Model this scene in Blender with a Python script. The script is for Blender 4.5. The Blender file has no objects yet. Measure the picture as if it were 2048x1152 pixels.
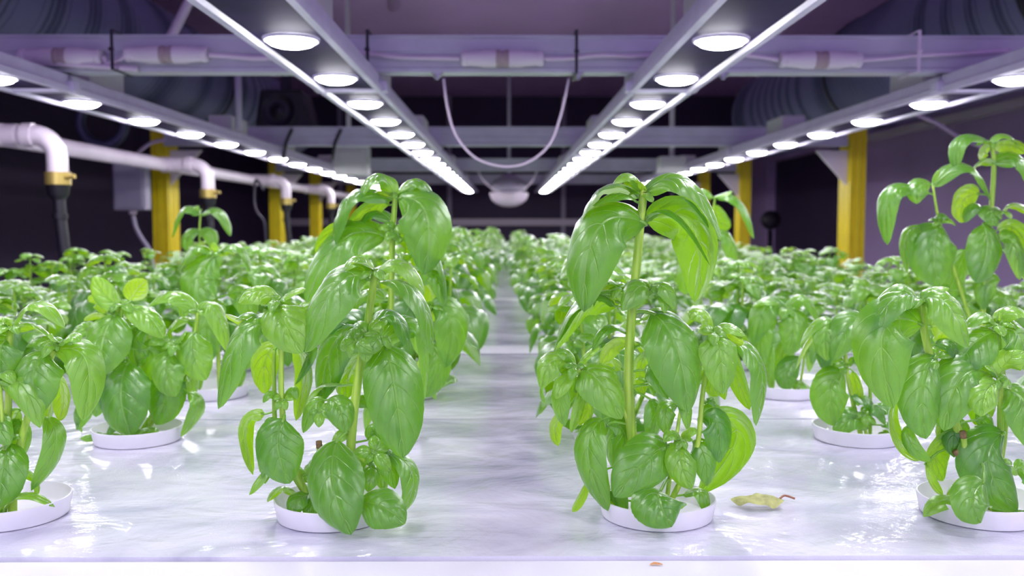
import bpy, math, random
from mathutils import Vector, Matrix, Quaternion
V = Vector
PI = math.pi
sc = bpy.context.scene
COL = sc.collection

# ------------------------------------------------------------------ frame
F = 1850.0                       # focal length in pixels of the 2048 wide frame
TZ = 0.90                        # table top above the floor
CAMZ = TZ + 0.18                 # lens height
cam_d = bpy.data.cameras.new('camera')
cam = bpy.data.objects.new('camera', cam_d)
COL.objects.link(cam)
cam.location = (0, 0, CAMZ)
cam.rotation_euler = (math.radians(90) - math.atan(129 / F), 0, -math.atan(11 / F))
cam_d.sensor_width = 36
cam_d.lens = 36 * F / 2048
cam_d.clip_start = 0.01
cam_d.dof.use_dof = True
cam_d.dof.focus_distance = 0.56
cam_d.dof.aperture_fstop = 11.0
sc.camera = cam
RM = cam.rotation_euler.to_matrix()

def P(px, py, D):
    """world point seen at pixel (px, py) standing D metres in front of the camera"""
    r = RM @ V(((px - 1024) / F, (576 - py) / F, -1))
    return V((0, 0, CAMZ)) + r * (D / r.y)

# ------------------------------------------------------------------ mesh helper
class MB:
    def __init__(s):
        s.v = []; s.f = []; s.uv = []; s.tone = []; s.smooth = True
    def add(s, vs, fs, uv=None, tone=0.0):
        n = len(s.v)
        s.v += [tuple(p) for p in vs]
        s.f += [tuple(i + n for i in f) for f in fs]
        s.uv += uv if uv else [(0, 0)] * len(vs)
        s.tone += [tone] * len(vs)
    def box(s, a, b):
        x0, y0, z0 = a; x1, y1, z1 = b
        vs = [(x0,y0,z0),(x1,y0,z0),(x1,y1,z0),(x0,y1,z0),(x0,y0,z1),(x1,y0,z1),(x1,y1,z1),(x0,y1,z1)]
        s.add(vs, [(0,3,2,1),(4,5,6,7),(0,1,5,4),(1,2,6,5),(2,3,7,6),(3,0,4,7)])
    def tube(s, pts, rad, n=10, cap=True, tone=0.0):
        pts = [V(p) for p in pts]
        m = len(pts)
        if not hasattr(rad, '__len__'): rad = [rad] * m
        vs = []; fs = []
        t0 = (pts[1] - pts[0]).normalized()
        a = t0.orthogonal().normalized()
        for i, p in enumerate(pts):
            if i == 0: t = pts[1] - p
            elif i == m - 1: t = p - pts[i-1]
            else: t = (pts[i+1] - p).normalized() + (p - pts[i-1]).normalized()
            t = t.normalized() if t.length > 1e-9 else t0
            a = (a - t * a.dot(t)).normalized()
            b = t.cross(a)
            for k in range(n):
                w = 2 * PI * k / n
                vs.append(p + (a * math.cos(w) + b * math.sin(w)) * rad[i])
        for i in range(m - 1):
            for k in range(n):
                k2 = (k + 1) % n
                fs.append((i*n+k, i*n+k2, (i+1)*n+k2, (i+1)*n+k))
        if cap:
            fs.append(tuple(range(n-1, -1, -1)))
            fs.append(tuple((m-1)*n + k for k in range(n)))
        s.add(vs, fs, None, tone)
    def lathe(s, prof, c=(0,0,0), n=32, axis='z', M=None):
        """profile of (r, h) about an axis through c"""
        vs = []; fs = []; m = len(prof)
        for r, h in prof:
            for k in range(n):
                w = 2*PI*k/n
                p = V((r*math.cos(w), r*math.sin(w), h))
                if axis == 'y': p = V((p.x, -p.z, p.y))
                if axis == 'x': p = V((p.z, p.y, -p.x))
                if M: p = M @ p
                vs.append(p + V(c))
        for i in range(m-1):
            for k in range(n):
                k2 = (k+1) % n
                fs.append((i*n+k, i*n+k2, (i+1)*n+k2, (i+1)*n+k))
        s.add(vs, fs)
    def build(s, name, mat, parent=None, smooth=True, origin=None, bevel=0, tone=False, autos=False):
        me = bpy.data.meshes.new(name)
        o3 = V(origin) if origin is not None else V((0,0,0))
        me.from_pydata([tuple(V(p) - o3) for p in s.v], [], s.f)
        if any(u != (0,0) for u in s.uv):
            uvl = me.uv_layers.new(name='UVMap')
            idx = [0] * len(me.loops)
            me.loops.foreach_get('vertex_index', idx)
            flat = []
            for i in idx: flat += s.uv[i]
            uvl.data.foreach_set('uv', flat)
        if tone:
            at = me.attributes.new('tone', 'FLOAT', 'POINT')
            at.data.foreach_set('value', s.tone)
        me.materials.append(mat)
        if smooth: me.polygons.foreach_set('use_smooth', [True] * len(me.polygons))
        me.update()
        if smooth and autos: me.set_sharp_from_angle(angle=math.radians(35))
        o = bpy.data.objects.new(name, me)
        COL.objects.link(o)
        o.location = o3
        if parent is not None:
            o.parent = parent
            if origin is None: pass
        if bevel:
            bm = o.modifiers.new('bevel', 'BEVEL'); bm.width = bevel; bm.segments = 2; bm.limit_method = 'ANGLE'
        return o

def tag(o, label=None, cat=None, group=None, kind=None):
    if label: o['label'] = label
    if cat: o['category'] = cat
    if group: o['group'] = group
    if kind: o['kind'] = kind
    return o

def empty(name, loc, label=None, cat=None, group=None):
    o = bpy.data.objects.new(name, None)
    COL.objects.link(o)
    o.location = loc
    o.empty_display_size = 0.02
    tag(o, label, cat, group)
    return o

def rel(o, parent):
    """parent a mesh written in world coordinates"""
    o.parent = parent
    o.location = V(o.location) - V(parent.location)
    return o

def copy_tree(o, parent=None):
    c = o.copy(); COL.objects.link(c)
    if parent is not None: c.parent = parent
    for ch in list(o.children):
        copy_tree(ch, c)
    return c

def smoothpath(pts, n=8):
    pts = [V(p) for p in pts]
    out = []
    for i in range(len(pts)-1):
        p0 = pts[max(i-1,0)]; p1 = pts[i]; p2 = pts[i+1]; p3 = pts[min(i+2,len(pts)-1)]
        for k in range(n):
            t = k/n
            out.append(0.5*((2*p1)+(p2-p0)*t+(2*p0-5*p1+4*p2-p3)*t*t+(3*p1-p0-3*p2+p3)*t**3))
    out.append(pts[-1])
    return out

# ------------------------------------------------------------------ materials
def newmat(name):
    m = bpy.data.materials.new(name); m.use_nodes = True
    nt = m.node_tree
    b = nt.nodes['Principled BSDF']
    return m, nt, b

def simple(name, col, rough=0.5, metal=0.0, noise=0.0, nscale=20, bump=0.0, spec=0.5):
    m, nt, b = newmat(name)
    b.inputs['Base Color'].default_value = (*col, 1)
    b.inputs['Roughness'].default_value = rough
    b.inputs['Metallic'].default_value = metal
    b.inputs['Specular IOR Level'].default_value = spec
    if noise or bump:
        tc = nt.nodes.new('ShaderNodeTexCoord')
        nz = nt.nodes.new('ShaderNodeTexNoise'); nz.inputs['Scale'].default_value = nscale
        nz.inputs['Detail'].default_value = 4
        nt.links.new(tc.outputs['Object'], nz.inputs['Vector'])
        if noise:
            rp = nt.nodes.new('ShaderNodeValToRGB')
            rp.color_ramp.elements[0].position = 0.3; rp.color_ramp.elements[1].position = 0.7
            rp.color_ramp.elements[0].color = (*[c*(1-noise) for c in col], 1)
            rp.color_ramp.elements[1].color = (*[min(1, c*(1+noise*0.5)) for c in col], 1)
            nt.links.new(nz.outputs['Fac'], rp.inputs['Fac'])
            nt.links.new(rp.outputs['Color'], b.inputs['Base Color'])
        if bump:
            bp = nt.nodes.new('ShaderNodeBump'); bp.inputs['Strength'].default_value = bump
            bp.inputs['Distance'].default_value = 0.002
            nt.links.new(nz.outputs['Fac'], bp.inputs['Height'])
            nt.links.new(bp.outputs['Normal'], b.inputs['Normal'])
    return m

def math_node(nt, op, a, b=None, clamp=False):
    n = nt.nodes.new('ShaderNodeMath'); n.operation = op; n.use_clamp = clamp
    for i, x in enumerate((a, b)):
        if x is None: continue
        if isinstance(x, (int, float)): n.inputs[i].default_value = x
        else: nt.links.new(x, n.inputs[i])
    return n.outputs[0]

def leaf_material():
    m, nt, b = newmat('basil_leaf')
    L = nt.links
    uv = nt.nodes.new('ShaderNodeUVMap'); uv.uv_map = 'UVMap'
    sx = nt.nodes.new('ShaderNodeSeparateXYZ'); L.new(uv.outputs[0], sx.inputs[0])
    u = math_node(nt, 'ABSOLUTE', math_node(nt, 'SUBTRACT', math_node(nt, 'MULTIPLY', sx.outputs[0], 2), 1))
    v = sx.outputs[1]
    # pinnate veins: phase runs up the leaf and bends forward with distance from the midrib
    ph = math_node(nt, 'SUBTRACT', math_node(nt, 'MULTIPLY', v, 4.6), math_node(nt, 'MULTIPLY', math_node(nt, 'POWER', u, 1.25), 1.75))
    fr = math_node(nt, 'ABSOLUTE', math_node(nt, 'SUBTRACT', math_node(nt, 'FRACT', ph), 0.5))   # .5 on a vein
    side = math_node(nt, 'MULTIPLY', math_node(nt, 'SUBTRACT', fr, 0.44, True), 15, True)
    side = math_node(nt, 'MULTIPLY', side, math_node(nt, 'SUBTRACT', 1.0, math_node(nt, 'MULTIPLY', u, 0.95), True))
    mid = math_node(nt, 'SUBTRACT', 1.0, math_node(nt, 'MULTIPLY', u, 22), True)
    vein = math_node(nt, 'MAXIMUM', side, mid)
    tc = nt.nodes.new('ShaderNodeTexCoord')
    nz = nt.nodes.new('ShaderNodeTexNoise'); nz.inputs['Scale'].default_value = 45; nz.inputs['Detail'].default_value = 3
    L.new(tc.outputs['Object'], nz.inputs['Vector'])
    nf = nt.nodes.new('ShaderNodeTexNoise'); nf.inputs['Scale'].default_value = 900; nf.inputs['Detail'].default_value = 2
    L.new(tc.outputs['Object'], nf.inputs['Vector'])
    at = nt.nodes.new('ShaderNodeAttribute'); at.attribute_name = 'tone'
    def mix(fac, a, c):
        n = nt.nodes.new('ShaderNodeMix'); n.data_type = 'RGBA'
        if isinstance(fac, (int, float)): n.inputs[0].default_value = fac
        else: L.new(fac, n.inputs[0])
        for i, x in ((6, a), (7, c)):
            if isinstance(x, tuple): n.inputs[i].default_value = (*x, 1)
            else: L.new(x, n.inputs[i])
        return n.outputs[2]
    tone = at.outputs['Fac']
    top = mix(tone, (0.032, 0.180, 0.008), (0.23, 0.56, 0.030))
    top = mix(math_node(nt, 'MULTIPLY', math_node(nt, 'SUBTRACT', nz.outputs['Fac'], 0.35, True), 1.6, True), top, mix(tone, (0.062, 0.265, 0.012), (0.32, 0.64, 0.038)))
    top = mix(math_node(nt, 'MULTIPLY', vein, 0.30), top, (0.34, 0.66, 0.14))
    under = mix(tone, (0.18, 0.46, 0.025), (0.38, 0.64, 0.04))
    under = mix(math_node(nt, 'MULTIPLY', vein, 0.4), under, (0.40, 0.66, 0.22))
    geo = nt.nodes.new('ShaderNodeNewGeometry')
    col = mix(geo.outputs['Backfacing'], top, under)
    df = nt.nodes.new('ShaderNodeBsdfDiffuse'); L.new(col, df.inputs['Color'])
    nt.nodes.remove(b)
    bp = nt.nodes.new('ShaderNodeBump'); bp.inputs['Strength'].default_value = 0.55; bp.inputs['Distance'].default_value = 0.0009
    hh = math_node(nt, 'ADD', math_node(nt, 'MULTIPLY', vein, -1.0), math_node(nt, 'MULTIPLY', nf.outputs['Fac'], 0.16))
    L.new(hh, bp.inputs['Height'])
    L.new(bp.outputs['Normal'], df.inputs['Normal'])
    tr = nt.nodes.new('ShaderNodeBsdfTranslucent')
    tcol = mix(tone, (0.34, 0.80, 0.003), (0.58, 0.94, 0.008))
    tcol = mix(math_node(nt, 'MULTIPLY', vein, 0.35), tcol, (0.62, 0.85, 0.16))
    L.new(tcol, tr.inputs['Color'])
    L.new(bp.outputs['Normal'], tr.inputs['Normal'])
    mx = nt.nodes.new('ShaderNodeMixShader'); mx.inputs[0].default_value = 0.47
    out = nt.nodes['Material Output']
    mx.inputs[0].default_value = 0.43
    L.new(df.outputs[0], mx.inputs[1]); L.new(tr.outputs[0], mx.inputs[2])
    gl = nt.nodes.new('ShaderNodeBsdfGlossy'); gl.inputs['Roughness'].default_value = 0.34; gl.inputs['Color'].default_value = (1, 1, 1, 1)
    L.new(bp.outputs['Normal'], gl.inputs['Normal'])
    fn = nt.nodes.new('ShaderNodeFresnel'); fn.inputs['IOR'].default_value = 1.55
    L.new(bp.outputs['Normal'], fn.inputs['Normal'])
    fac = math_node(nt, 'MULTIPLY', fn.outputs[0], mix(geo.outputs['Backfacing'], (1.4, 1.4, 1.4), (0.35, 0.35, 0.35)), True)
    m2 = nt.nodes.new('ShaderNodeMixShader')
    L.new(fac, m2.inputs[0]); L.new(mx.outputs[0], m2.inputs[1]); L.new(gl.outputs[0], m2.inputs[2]); L.new(m2.outputs[0], out.inputs['Surface'])
    return m

MLEAF = leaf_material()
def stem_material():
    m, nt, b = newmat('basil_stem')
    b.inputs['Base Color'].default_value = (0.26, 0.50, 0.07, 1)
    b.inputs['Roughness'].default_value = 0.45
    b.inputs['Subsurface Weight'].default_value = 0.25
    b.inputs['Subsurface Radius'].default_value = (0.004, 0.006, 0.001)
    b.inputs['Subsurface Scale'].default_value = 0.5
    tc = nt.nodes.new('ShaderNodeTexCoord')
    mp = nt.nodes.new('ShaderNodeMapping'); mp.inputs['Scale'].default_value = (400, 400, 12)
    nz = nt.nodes.new('ShaderNodeTexNoise'); nz.inputs['Scale'].default_value = 1
    rp = nt.nodes.new('ShaderNodeValToRGB')
    rp.color_ramp.elements[0].color = (0.26, 0.48, 0.04, 1); rp.color_ramp.elements[1].color = (0.46, 0.68, 0.09, 1)
    rp.color_ramp.elements[0].position = .35; rp.color_ramp.elements[1].position = .65
    nt.links.new(tc.outputs['Object'], mp.inputs[0]); nt.links.new(mp.outputs[0], nz.inputs['Vector'])
    nt.links.new(nz.outputs['Fac'], rp.inputs[0]); nt.links.new(rp.outputs[0], b.inputs['Base Color'])
    return m
MSTEM = stem_material()
MCUP = simple('white_cup_plastic', (0.80, 0.79, 0.84), 0.35, noise=0.04, nscale=60)
MSTUB = simple('dried_stem_cut', (0.22, 0.14, 0.06), 0.8, noise=0.4, nscale=400)

def film_material():
    m, nt, b = newmat('film_wrapped_board')
    L = nt.links
    tc = nt.nodes.new('ShaderNodeTexCoord')
    geo = nt.nodes.new('ShaderNodeNewGeometry')
    mp = nt.nodes.new('ShaderNodeMapping'); mp.inputs['Scale'].default_value = (2.6, 4.6, 1); mp.inputs['Rotation'].default_value = (0, 0, 0.10)
    L.new(geo.outputs['Position'], mp.inputs[0])
    n1 = nt.nodes.new('ShaderNodeTexNoise'); n1.inputs['Scale'].default_value = 2.2; n1.inputs['Detail'].default_value = 5; n1.inputs['Distortion'].default_value = 1.4; n1.inputs['Roughness'].default_value = .55
    L.new(mp.outputs[0], n1.inputs['Vector'])
    rp = nt.nodes.new('ShaderNodeValToRGB')  # grey-lavender mottling paints the film's dull reflections into the board colour
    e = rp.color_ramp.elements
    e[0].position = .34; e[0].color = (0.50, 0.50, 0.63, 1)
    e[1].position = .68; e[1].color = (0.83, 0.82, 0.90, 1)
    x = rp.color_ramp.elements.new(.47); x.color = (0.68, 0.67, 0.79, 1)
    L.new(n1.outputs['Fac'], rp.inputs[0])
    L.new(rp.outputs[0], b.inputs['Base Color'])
    b.inputs['Roughness'].default_value = 0.42
    b.inputs['Coat Weight'].default_value = 1.0
    b.inputs['Coat Roughness'].default_value = 0.15
    b.inputs['Coat IOR'].default_value = 1.5
    # wrinkles of the clear film
    mp2 = nt.nodes.new('ShaderNodeMapping'); mp2.inputs['Scale'].default_value = (5, 9, 1); mp2.inputs['Rotation'].default_value = (0, 0, -0.25)
    L.new(geo.outputs['Position'], mp2.inputs[0])
    n2 = nt.nodes.new('ShaderNodeTexNoise'); n2.inputs['Scale'].default_value = 1.3; n2.inputs['Detail'].default_value = 6; n2.inputs['Distortion'].default_value = 2.0
    L.new(mp2.outputs[0], n2.inputs['Vector'])
    n3 = nt.nodes.new('ShaderNodeTexNoise'); n3.inputs['Scale'].default_value = 16; n3.inputs['Detail'].default_value = 3; n3.inputs['Distortion'].default_value = 2.5
    L.new(geo.outputs['Position'], n3.inputs['Vector'])
    h = math_node(nt, 'ADD', math_node(nt, 'MULTIPLY', n2.outputs['Fac'], 1.0), math_node(nt, 'MULTIPLY', n3.outputs['Fac'], 0.45))
    bp = nt.nodes.new('ShaderNodeBump'); bp.inputs['Strength'].default_value = 0.55; bp.inputs['Distance'].default_value = 0.006
    L.new(h, bp.inputs['Height'])
    L.new(bp.outputs['Normal'], b.inputs['Coat Normal'])
    bp2 = nt.nodes.new('ShaderNodeBump'); bp2.inputs['Strength'].default_value = 0.25; bp2.inputs['Distance'].default_value = 0.0005
    n4 = nt.nodes.new('ShaderNodeTexNoise'); n4.inputs['Scale'].default_value = 700; n4.inputs['Detail'].default_value = 2
    L.new(geo.outputs['Position'], n4.inputs['Vector']); L.new(n4.outputs['Fac'], bp2.inputs['Height'])
    L.new(bp2.outputs['Normal'], b.inputs['Normal'])
    return m
MFILM = film_material()
MLIP = simple('white_table_edge', (0.74, 0.73, 0.79), 0.45)
MALU = simple('powder_coated_aluminium', (0.66, 0.60, 0.80), 0.45, 0.0, noise=0.08, nscale=30)
MPLATE = simple('lamp_plate', (0.040, 0.026, 0.090), 0.65, 0.0, noise=0.35, nscale=9, spec=0.12)
MBOX = simple('driver_box_plastic', (0.66, 0.66, 0.66), 0.5)
MBEAM = simple('beam_aluminium', (0.56, 0.55, 0.64), 0.4, 0.1, noise=0.10, nscale=14)
MPIPE = simple('pvc_pipe', (0.76, 0.66, 0.76), 0.35, noise=0.06, nscale=15)
MCABLE = simple('white_cable_sheath', (0.72, 0.60, 0.74), 0.45)
MCONN = simple('connector_plastic', (0.74, 0.66, 0.74), 0.4)
MSEAL = simple('connector_ring', (0.42, 0.32, 0.34), 0.5)
MBLACK = simple('black_rubber', (0.012, 0.010, 0.018), 0.45)
MBRASS = simple('brass_clamp', (0.55, 0.42, 0.12), 0.35, 0.6)
MYEL = simple('yellow_profile', (0.90, 0.72, 0.01), 0.4, noise=0.08, nscale=12)
MYEL2 = simple('yellow_profile_groove', (0.52, 0.33, 0.01), 0.5)
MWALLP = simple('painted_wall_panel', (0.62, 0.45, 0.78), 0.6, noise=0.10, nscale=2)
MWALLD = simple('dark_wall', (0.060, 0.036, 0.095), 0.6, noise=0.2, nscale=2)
MCEIL = simple('ceiling_panel', (0.72, 0.46, 0.84), 0.5, noise=0.12, nscale=1.2)
MFLOOR = simple('floor_concrete', (0.20, 0.18, 0.22), 0.6, noise=0.3, nscale=6)
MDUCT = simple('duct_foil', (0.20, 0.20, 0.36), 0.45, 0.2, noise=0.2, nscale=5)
MDARKM = simple('dark_metal', (0.03, 0.025, 0.045), 0.4, 0.3)
MGREY = simple('grey_enclosure', (0.42, 0.38, 0.50), 0.5)
MSTEEL = simple('steel_bolt', (0.55, 0.53, 0.62), 0.3, 0.8)

def duct_rib_shade():  # shade between the ribs, painted into the foil colour as dark bands
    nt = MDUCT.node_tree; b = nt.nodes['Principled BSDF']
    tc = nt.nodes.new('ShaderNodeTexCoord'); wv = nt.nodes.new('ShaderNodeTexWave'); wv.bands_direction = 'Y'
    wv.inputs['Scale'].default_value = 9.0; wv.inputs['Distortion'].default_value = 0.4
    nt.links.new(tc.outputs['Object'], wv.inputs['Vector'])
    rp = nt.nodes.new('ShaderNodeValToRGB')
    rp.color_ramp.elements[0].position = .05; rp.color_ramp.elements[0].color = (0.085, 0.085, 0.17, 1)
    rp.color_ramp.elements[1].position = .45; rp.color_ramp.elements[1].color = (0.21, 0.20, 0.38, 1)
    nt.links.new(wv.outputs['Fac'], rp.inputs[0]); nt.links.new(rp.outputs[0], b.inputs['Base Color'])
duct_rib_shade()
def emission(name, col, s):
    m = bpy.data.materials.new(name); m.use_nodes = True
    nt = m.node_tree; nt.nodes.clear()
    e = nt.nodes.new('ShaderNodeEmission'); e.inputs[0].default_value = (*col, 1); e.inputs[1].default_value = s
    o = nt.nodes.new('ShaderNodeOutputMaterial'); nt.links.new(e.outputs[0], o.inputs[0])
    return m
MLED = emission('led_light', (0.94, 0.93, 1.0), 60.0)
# ------------------------------------------------------------------ leaf geometry
def add_leaf(mb, B, M, T, w, N, rng, nu=6, nv=10, tone=0.2, cup=0.13, quilt=0.03, wave=0.03, stem=None, fold=0.0):
    B = V(B); M = V(M); T = V(T); N = V(N).normalized()
    C = 2*M - 0.5*(B+T)
    L = (M-B).length + (T-M).length
    ph = rng.uniform(0, 6.28); ph2 = rng.uniform(0, 6.28)
    vs = []; uv = []; fs = []
    tw = rng.uniform(-.12, .12)
    for j in range(nv+1):
        s = j/nv
        s = s if nv < 8 else (s - 0.06*math.sin(2*PI*s))     # denser at base and tip
        p = B*(1-s)**2 + C*(2*s*(1-s)) + T*s*s
        t = (C-B)*(2*(1-s)) + (T-C)*(2*s)
        t.normalize()
        n = N - t*N.dot(t)
        n = n.normalized() if n.length > 1e-4 else t.orthogonal().normalized()
        sd = t.cross(n)
        a = tw*s
        sd = sd*math.cos(a) + n*math.sin(a); n = sd.cross(t)
        prof = (max(s,0)**0.46)*(max(1-s,0)**0.52)/0.507*0.5
        if s > 0.86: prof *= 1 - 0.22*((s-.86)/.14)
        if s == 0: prof = 0.02
        if s >= 0.9999: prof = 0.004
        hw = w*prof*1.06
        for i in range(nu+1):
            u = -1 + 2*i/nu
            au = abs(u)
            phs = s*4.6 - 1.75*(au**1.25)
            b = abs(math.sin(PI*(phs - 0.0)))   # zero on integer phase
            b = abs(math.cos(PI*phs)) if False else b
            env = (1-au**3)*min(1, s*5)*min(1, (1-s)*5)
            hgt = quilt*w*(b**0.7)*env*min(1, au*6)
            hgt -= 0.018*w*math.exp(-(au/0.10)**2)*min(1, s*6)
            hgt -= cup*w*(au**2.0)*(prof*2)
            hgt += wave*w*au*au*(math.sin(s*11+ph+(1.5 if u > 0 else 0)) + .6*math.sin(s*19+ph2*(1 if u > 0 else 2)))*(prof*2)
            hgt += fold*hw*au
            ed = hw*u*(1 - 0.10*au*au*cup*6)
            if nv > 14: ed *= 1 + 0.012*math.sin(s*60+ph)*(au > .95)
            vs.append(p + sd*ed + n*hgt)
            uv.append(((u+1)/2*0.998+.001, s*0.998+.001))
    W = nu+1
    for j in range(nv):
        for i in range(nu):
            fs.append((j*W+i, j*W+i+1, (j+1)*W+i+1, (j+1)*W+i))
    mb.add(vs, fs, uv, tone)
    if stem is not None:
        S = V(stem)
        t = (C-B).normalized()
        mid = (S+B)/2 + V((0,0,0.15))*(S-B).length - t*0.2*(S-B).length
        r = max(0.0007, min(0.0016, w*0.030))
        n0 = len(mb.v)
        pts = [S, mid, B, B + t*0.06*L]
        k = 6 if nu > 6 else 4
        before = len(mb.v)
        mb.tube(smoothpath(pts, 3), [r*1.25]*3 + [r*1.05]*3 + [r]*3 + [r*.4], n=k, cap=False, tone=1.0)
        for q in range(before, len(mb.v)): mb.uv[q] = (0.5, 0.5)

def add_bud(mb, c, rng, size, k=5, res=(6, 8), up=(0,0,1), tone=0.9):
    """cluster of small unfolding leaves"""
    c = V(c); up = V(up).normalized()
    a0 = rng.uniform(0, 6.28)
    ex = up.orthogonal().normalized(); ey = up.cross(ex)
    for i in range(k):
        a = a0 + i*2.4
        out = ex*math.cos(a) + ey*math.sin(a)
        l = size*rng.uniform(.65, 1.1)*(1 if i < 4 else .6)
        ris = rng.uniform(.2, .9)
        B = c + out*0.001
        M = c + out*l*.5 + up*l*(.25*ris)
        T = c + out*l*.92 + up*l*(.1*ris - .25)
        add_leaf(mb, B, M, T, l*.62, up + out*(-.15), rng, res[0], res[1], tone*rng.uniform(.7, 1.0), .18, .05, .03, stem=c)

# ------------------------------------------------------------------ free growing plants
def plant_meshes(seed, height, nu, nv, nstems=3, spread=1.0, dense=1.0):
    """foliage and stems about the origin; height in metres"""
    rng = random.Random(seed)
    fol = MB(); st = MB()
    a0 = rng.uniform(0, 6.28)
    for si in range(nstems):
        if si == 0:
            h = height*0.93; lean = rng.uniform(0, .012); az = rng.uniform(0, 6.28)
        else:
            h = height*rng.uniform(.58, .86); az = a0 + si*2*PI/max(1, nstems-1) + rng.uniform(-.4, .4)
            lean = rng.uniform(.022, .040)*spread
        d = V((math.cos(az), math.sin(az), 0))
        p0 = d*0.006 + V((0,0,0.003))
        p3 = d*lean + V((0,0,h))
        pts = smoothpath([p0, d*lean*.7 + V((0,0,h*.35)), d*lean*.95 + V((0,0,h*.7)), p3], 5)
        r0 = rng.uniform(.0019, .0026)
        st.tube(pts, [r0*(1-.45*i/(len(pts)-1)) for i in range(len(pts))], n=6)
        nn = max(3, int(round(h/0.029)))
        la = rng.uniform(0, 3.14)
        for k in range(nn):
            f = (k+.45)/nn
            q = f*(len(pts)-1); i = int(q); node = pts[i].lerp(pts[min(i+1, len(pts)-1)], q-i)
            top = 1-f
            size = 0.070*(0.62 + .5*math.sin(PI*min(1, (.18+f)*.95)))*rng.uniform(.85, 1.15)
            if k == nn-1: size *= .78
            if f < .2: size *= .8
            for sgn in (0, 1):
                if rng.random() > .93*dense: continue
                a = la + k*PI/2 + sgn*PI + rng.uniform(-.35, .35)
                out = V((math.cos(a), math.sin(a), 0))
                Lf = size*rng.uniform(.85, 1.12)
                pet = Lf*.18
                rise = rng.uniform(.05, .4) if f > .75 else rng.uniform(-.1, .28)
                B = node + out*pet + V((0,0,pet*.5))
                droop = rng.uniform(.55, .95) if f < .8 else rng.uniform(.3, .75)
                M = B + out*Lf*.42 + V((0,0,Lf*(rise*.35 - .04)))
                T = B + out*Lf*(.86 - .38*droop) + V((0,0,-Lf*droop*.72 + Lf*rise*.2))
                if T.z < .012: T.z = .012 + rng.uniform(0, .008)
                if M.z < .016: M.z = .02
                tn = max(0, min(1, (f-.55)*1.3))*rng.uniform(.5, 1) + rng.uniform(0, .25)
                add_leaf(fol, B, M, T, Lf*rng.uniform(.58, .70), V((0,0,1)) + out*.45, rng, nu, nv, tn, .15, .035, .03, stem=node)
            if rng.random() < .6*dense and k < nn-1 and f > .15:
                a = la + k*PI/2 + rng.choice((0, PI)) + .5
                out = V((math.cos(a), math.sin(a), .9))
                add_bud(fol, node + out.normalized()*rng.uniform(.008, .018), rng, rng.uniform(.016, .026), 4, (max(2, nu-2), max(4, nv-4)), up=out, tone=.6)
        add_bud(fol, pts[-1] + V((0,0,.001)), rng, rng.uniform(.028, .040), 5, (max(2, nu-2), max(4, nv-3)), up=V((rng.uniform(-.3,.3), rng.uniform(-.3,.3), 1)))
    return fol, st

CUPR = 0.0355
def cup_mb():
    mb = MB()
    pr = [(0.0, .0012), (CUPR*.60, .0012), (CUPR*.86, .0016), (CUPR*.90, .0030), (CUPR*.965, .0112), (CUPR*.985, .0122), (CUPR*1.01, .0120), (CUPR*1.012, .0106), (CUPR*.955, .0006), (CUPR*.94, .0003), (0.0, .0003)]
    mb.lathe(pr, n=48)
    return mb
cup_me = None
def make_cup(parent):
    global cup_me
    if cup_me is None:
        o = cup_mb().build('growing_cup', MCUP, parent, autos=True)
        cup_me = o.data
    else:
        o = bpy.data.objects.new('growing_cup', cup_me); COL.objects.link(o); o.parent = parent
    return o

# ------------------------------------------------------------------ plants drawn leaf by leaf
PITCH = 0.2
def rowY(k): return 0.5615 + PITCH*k
def colX(j): return -0.107 + PITCH*j        # j = 0 is the first column left of the aisle, 1 the first right

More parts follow.
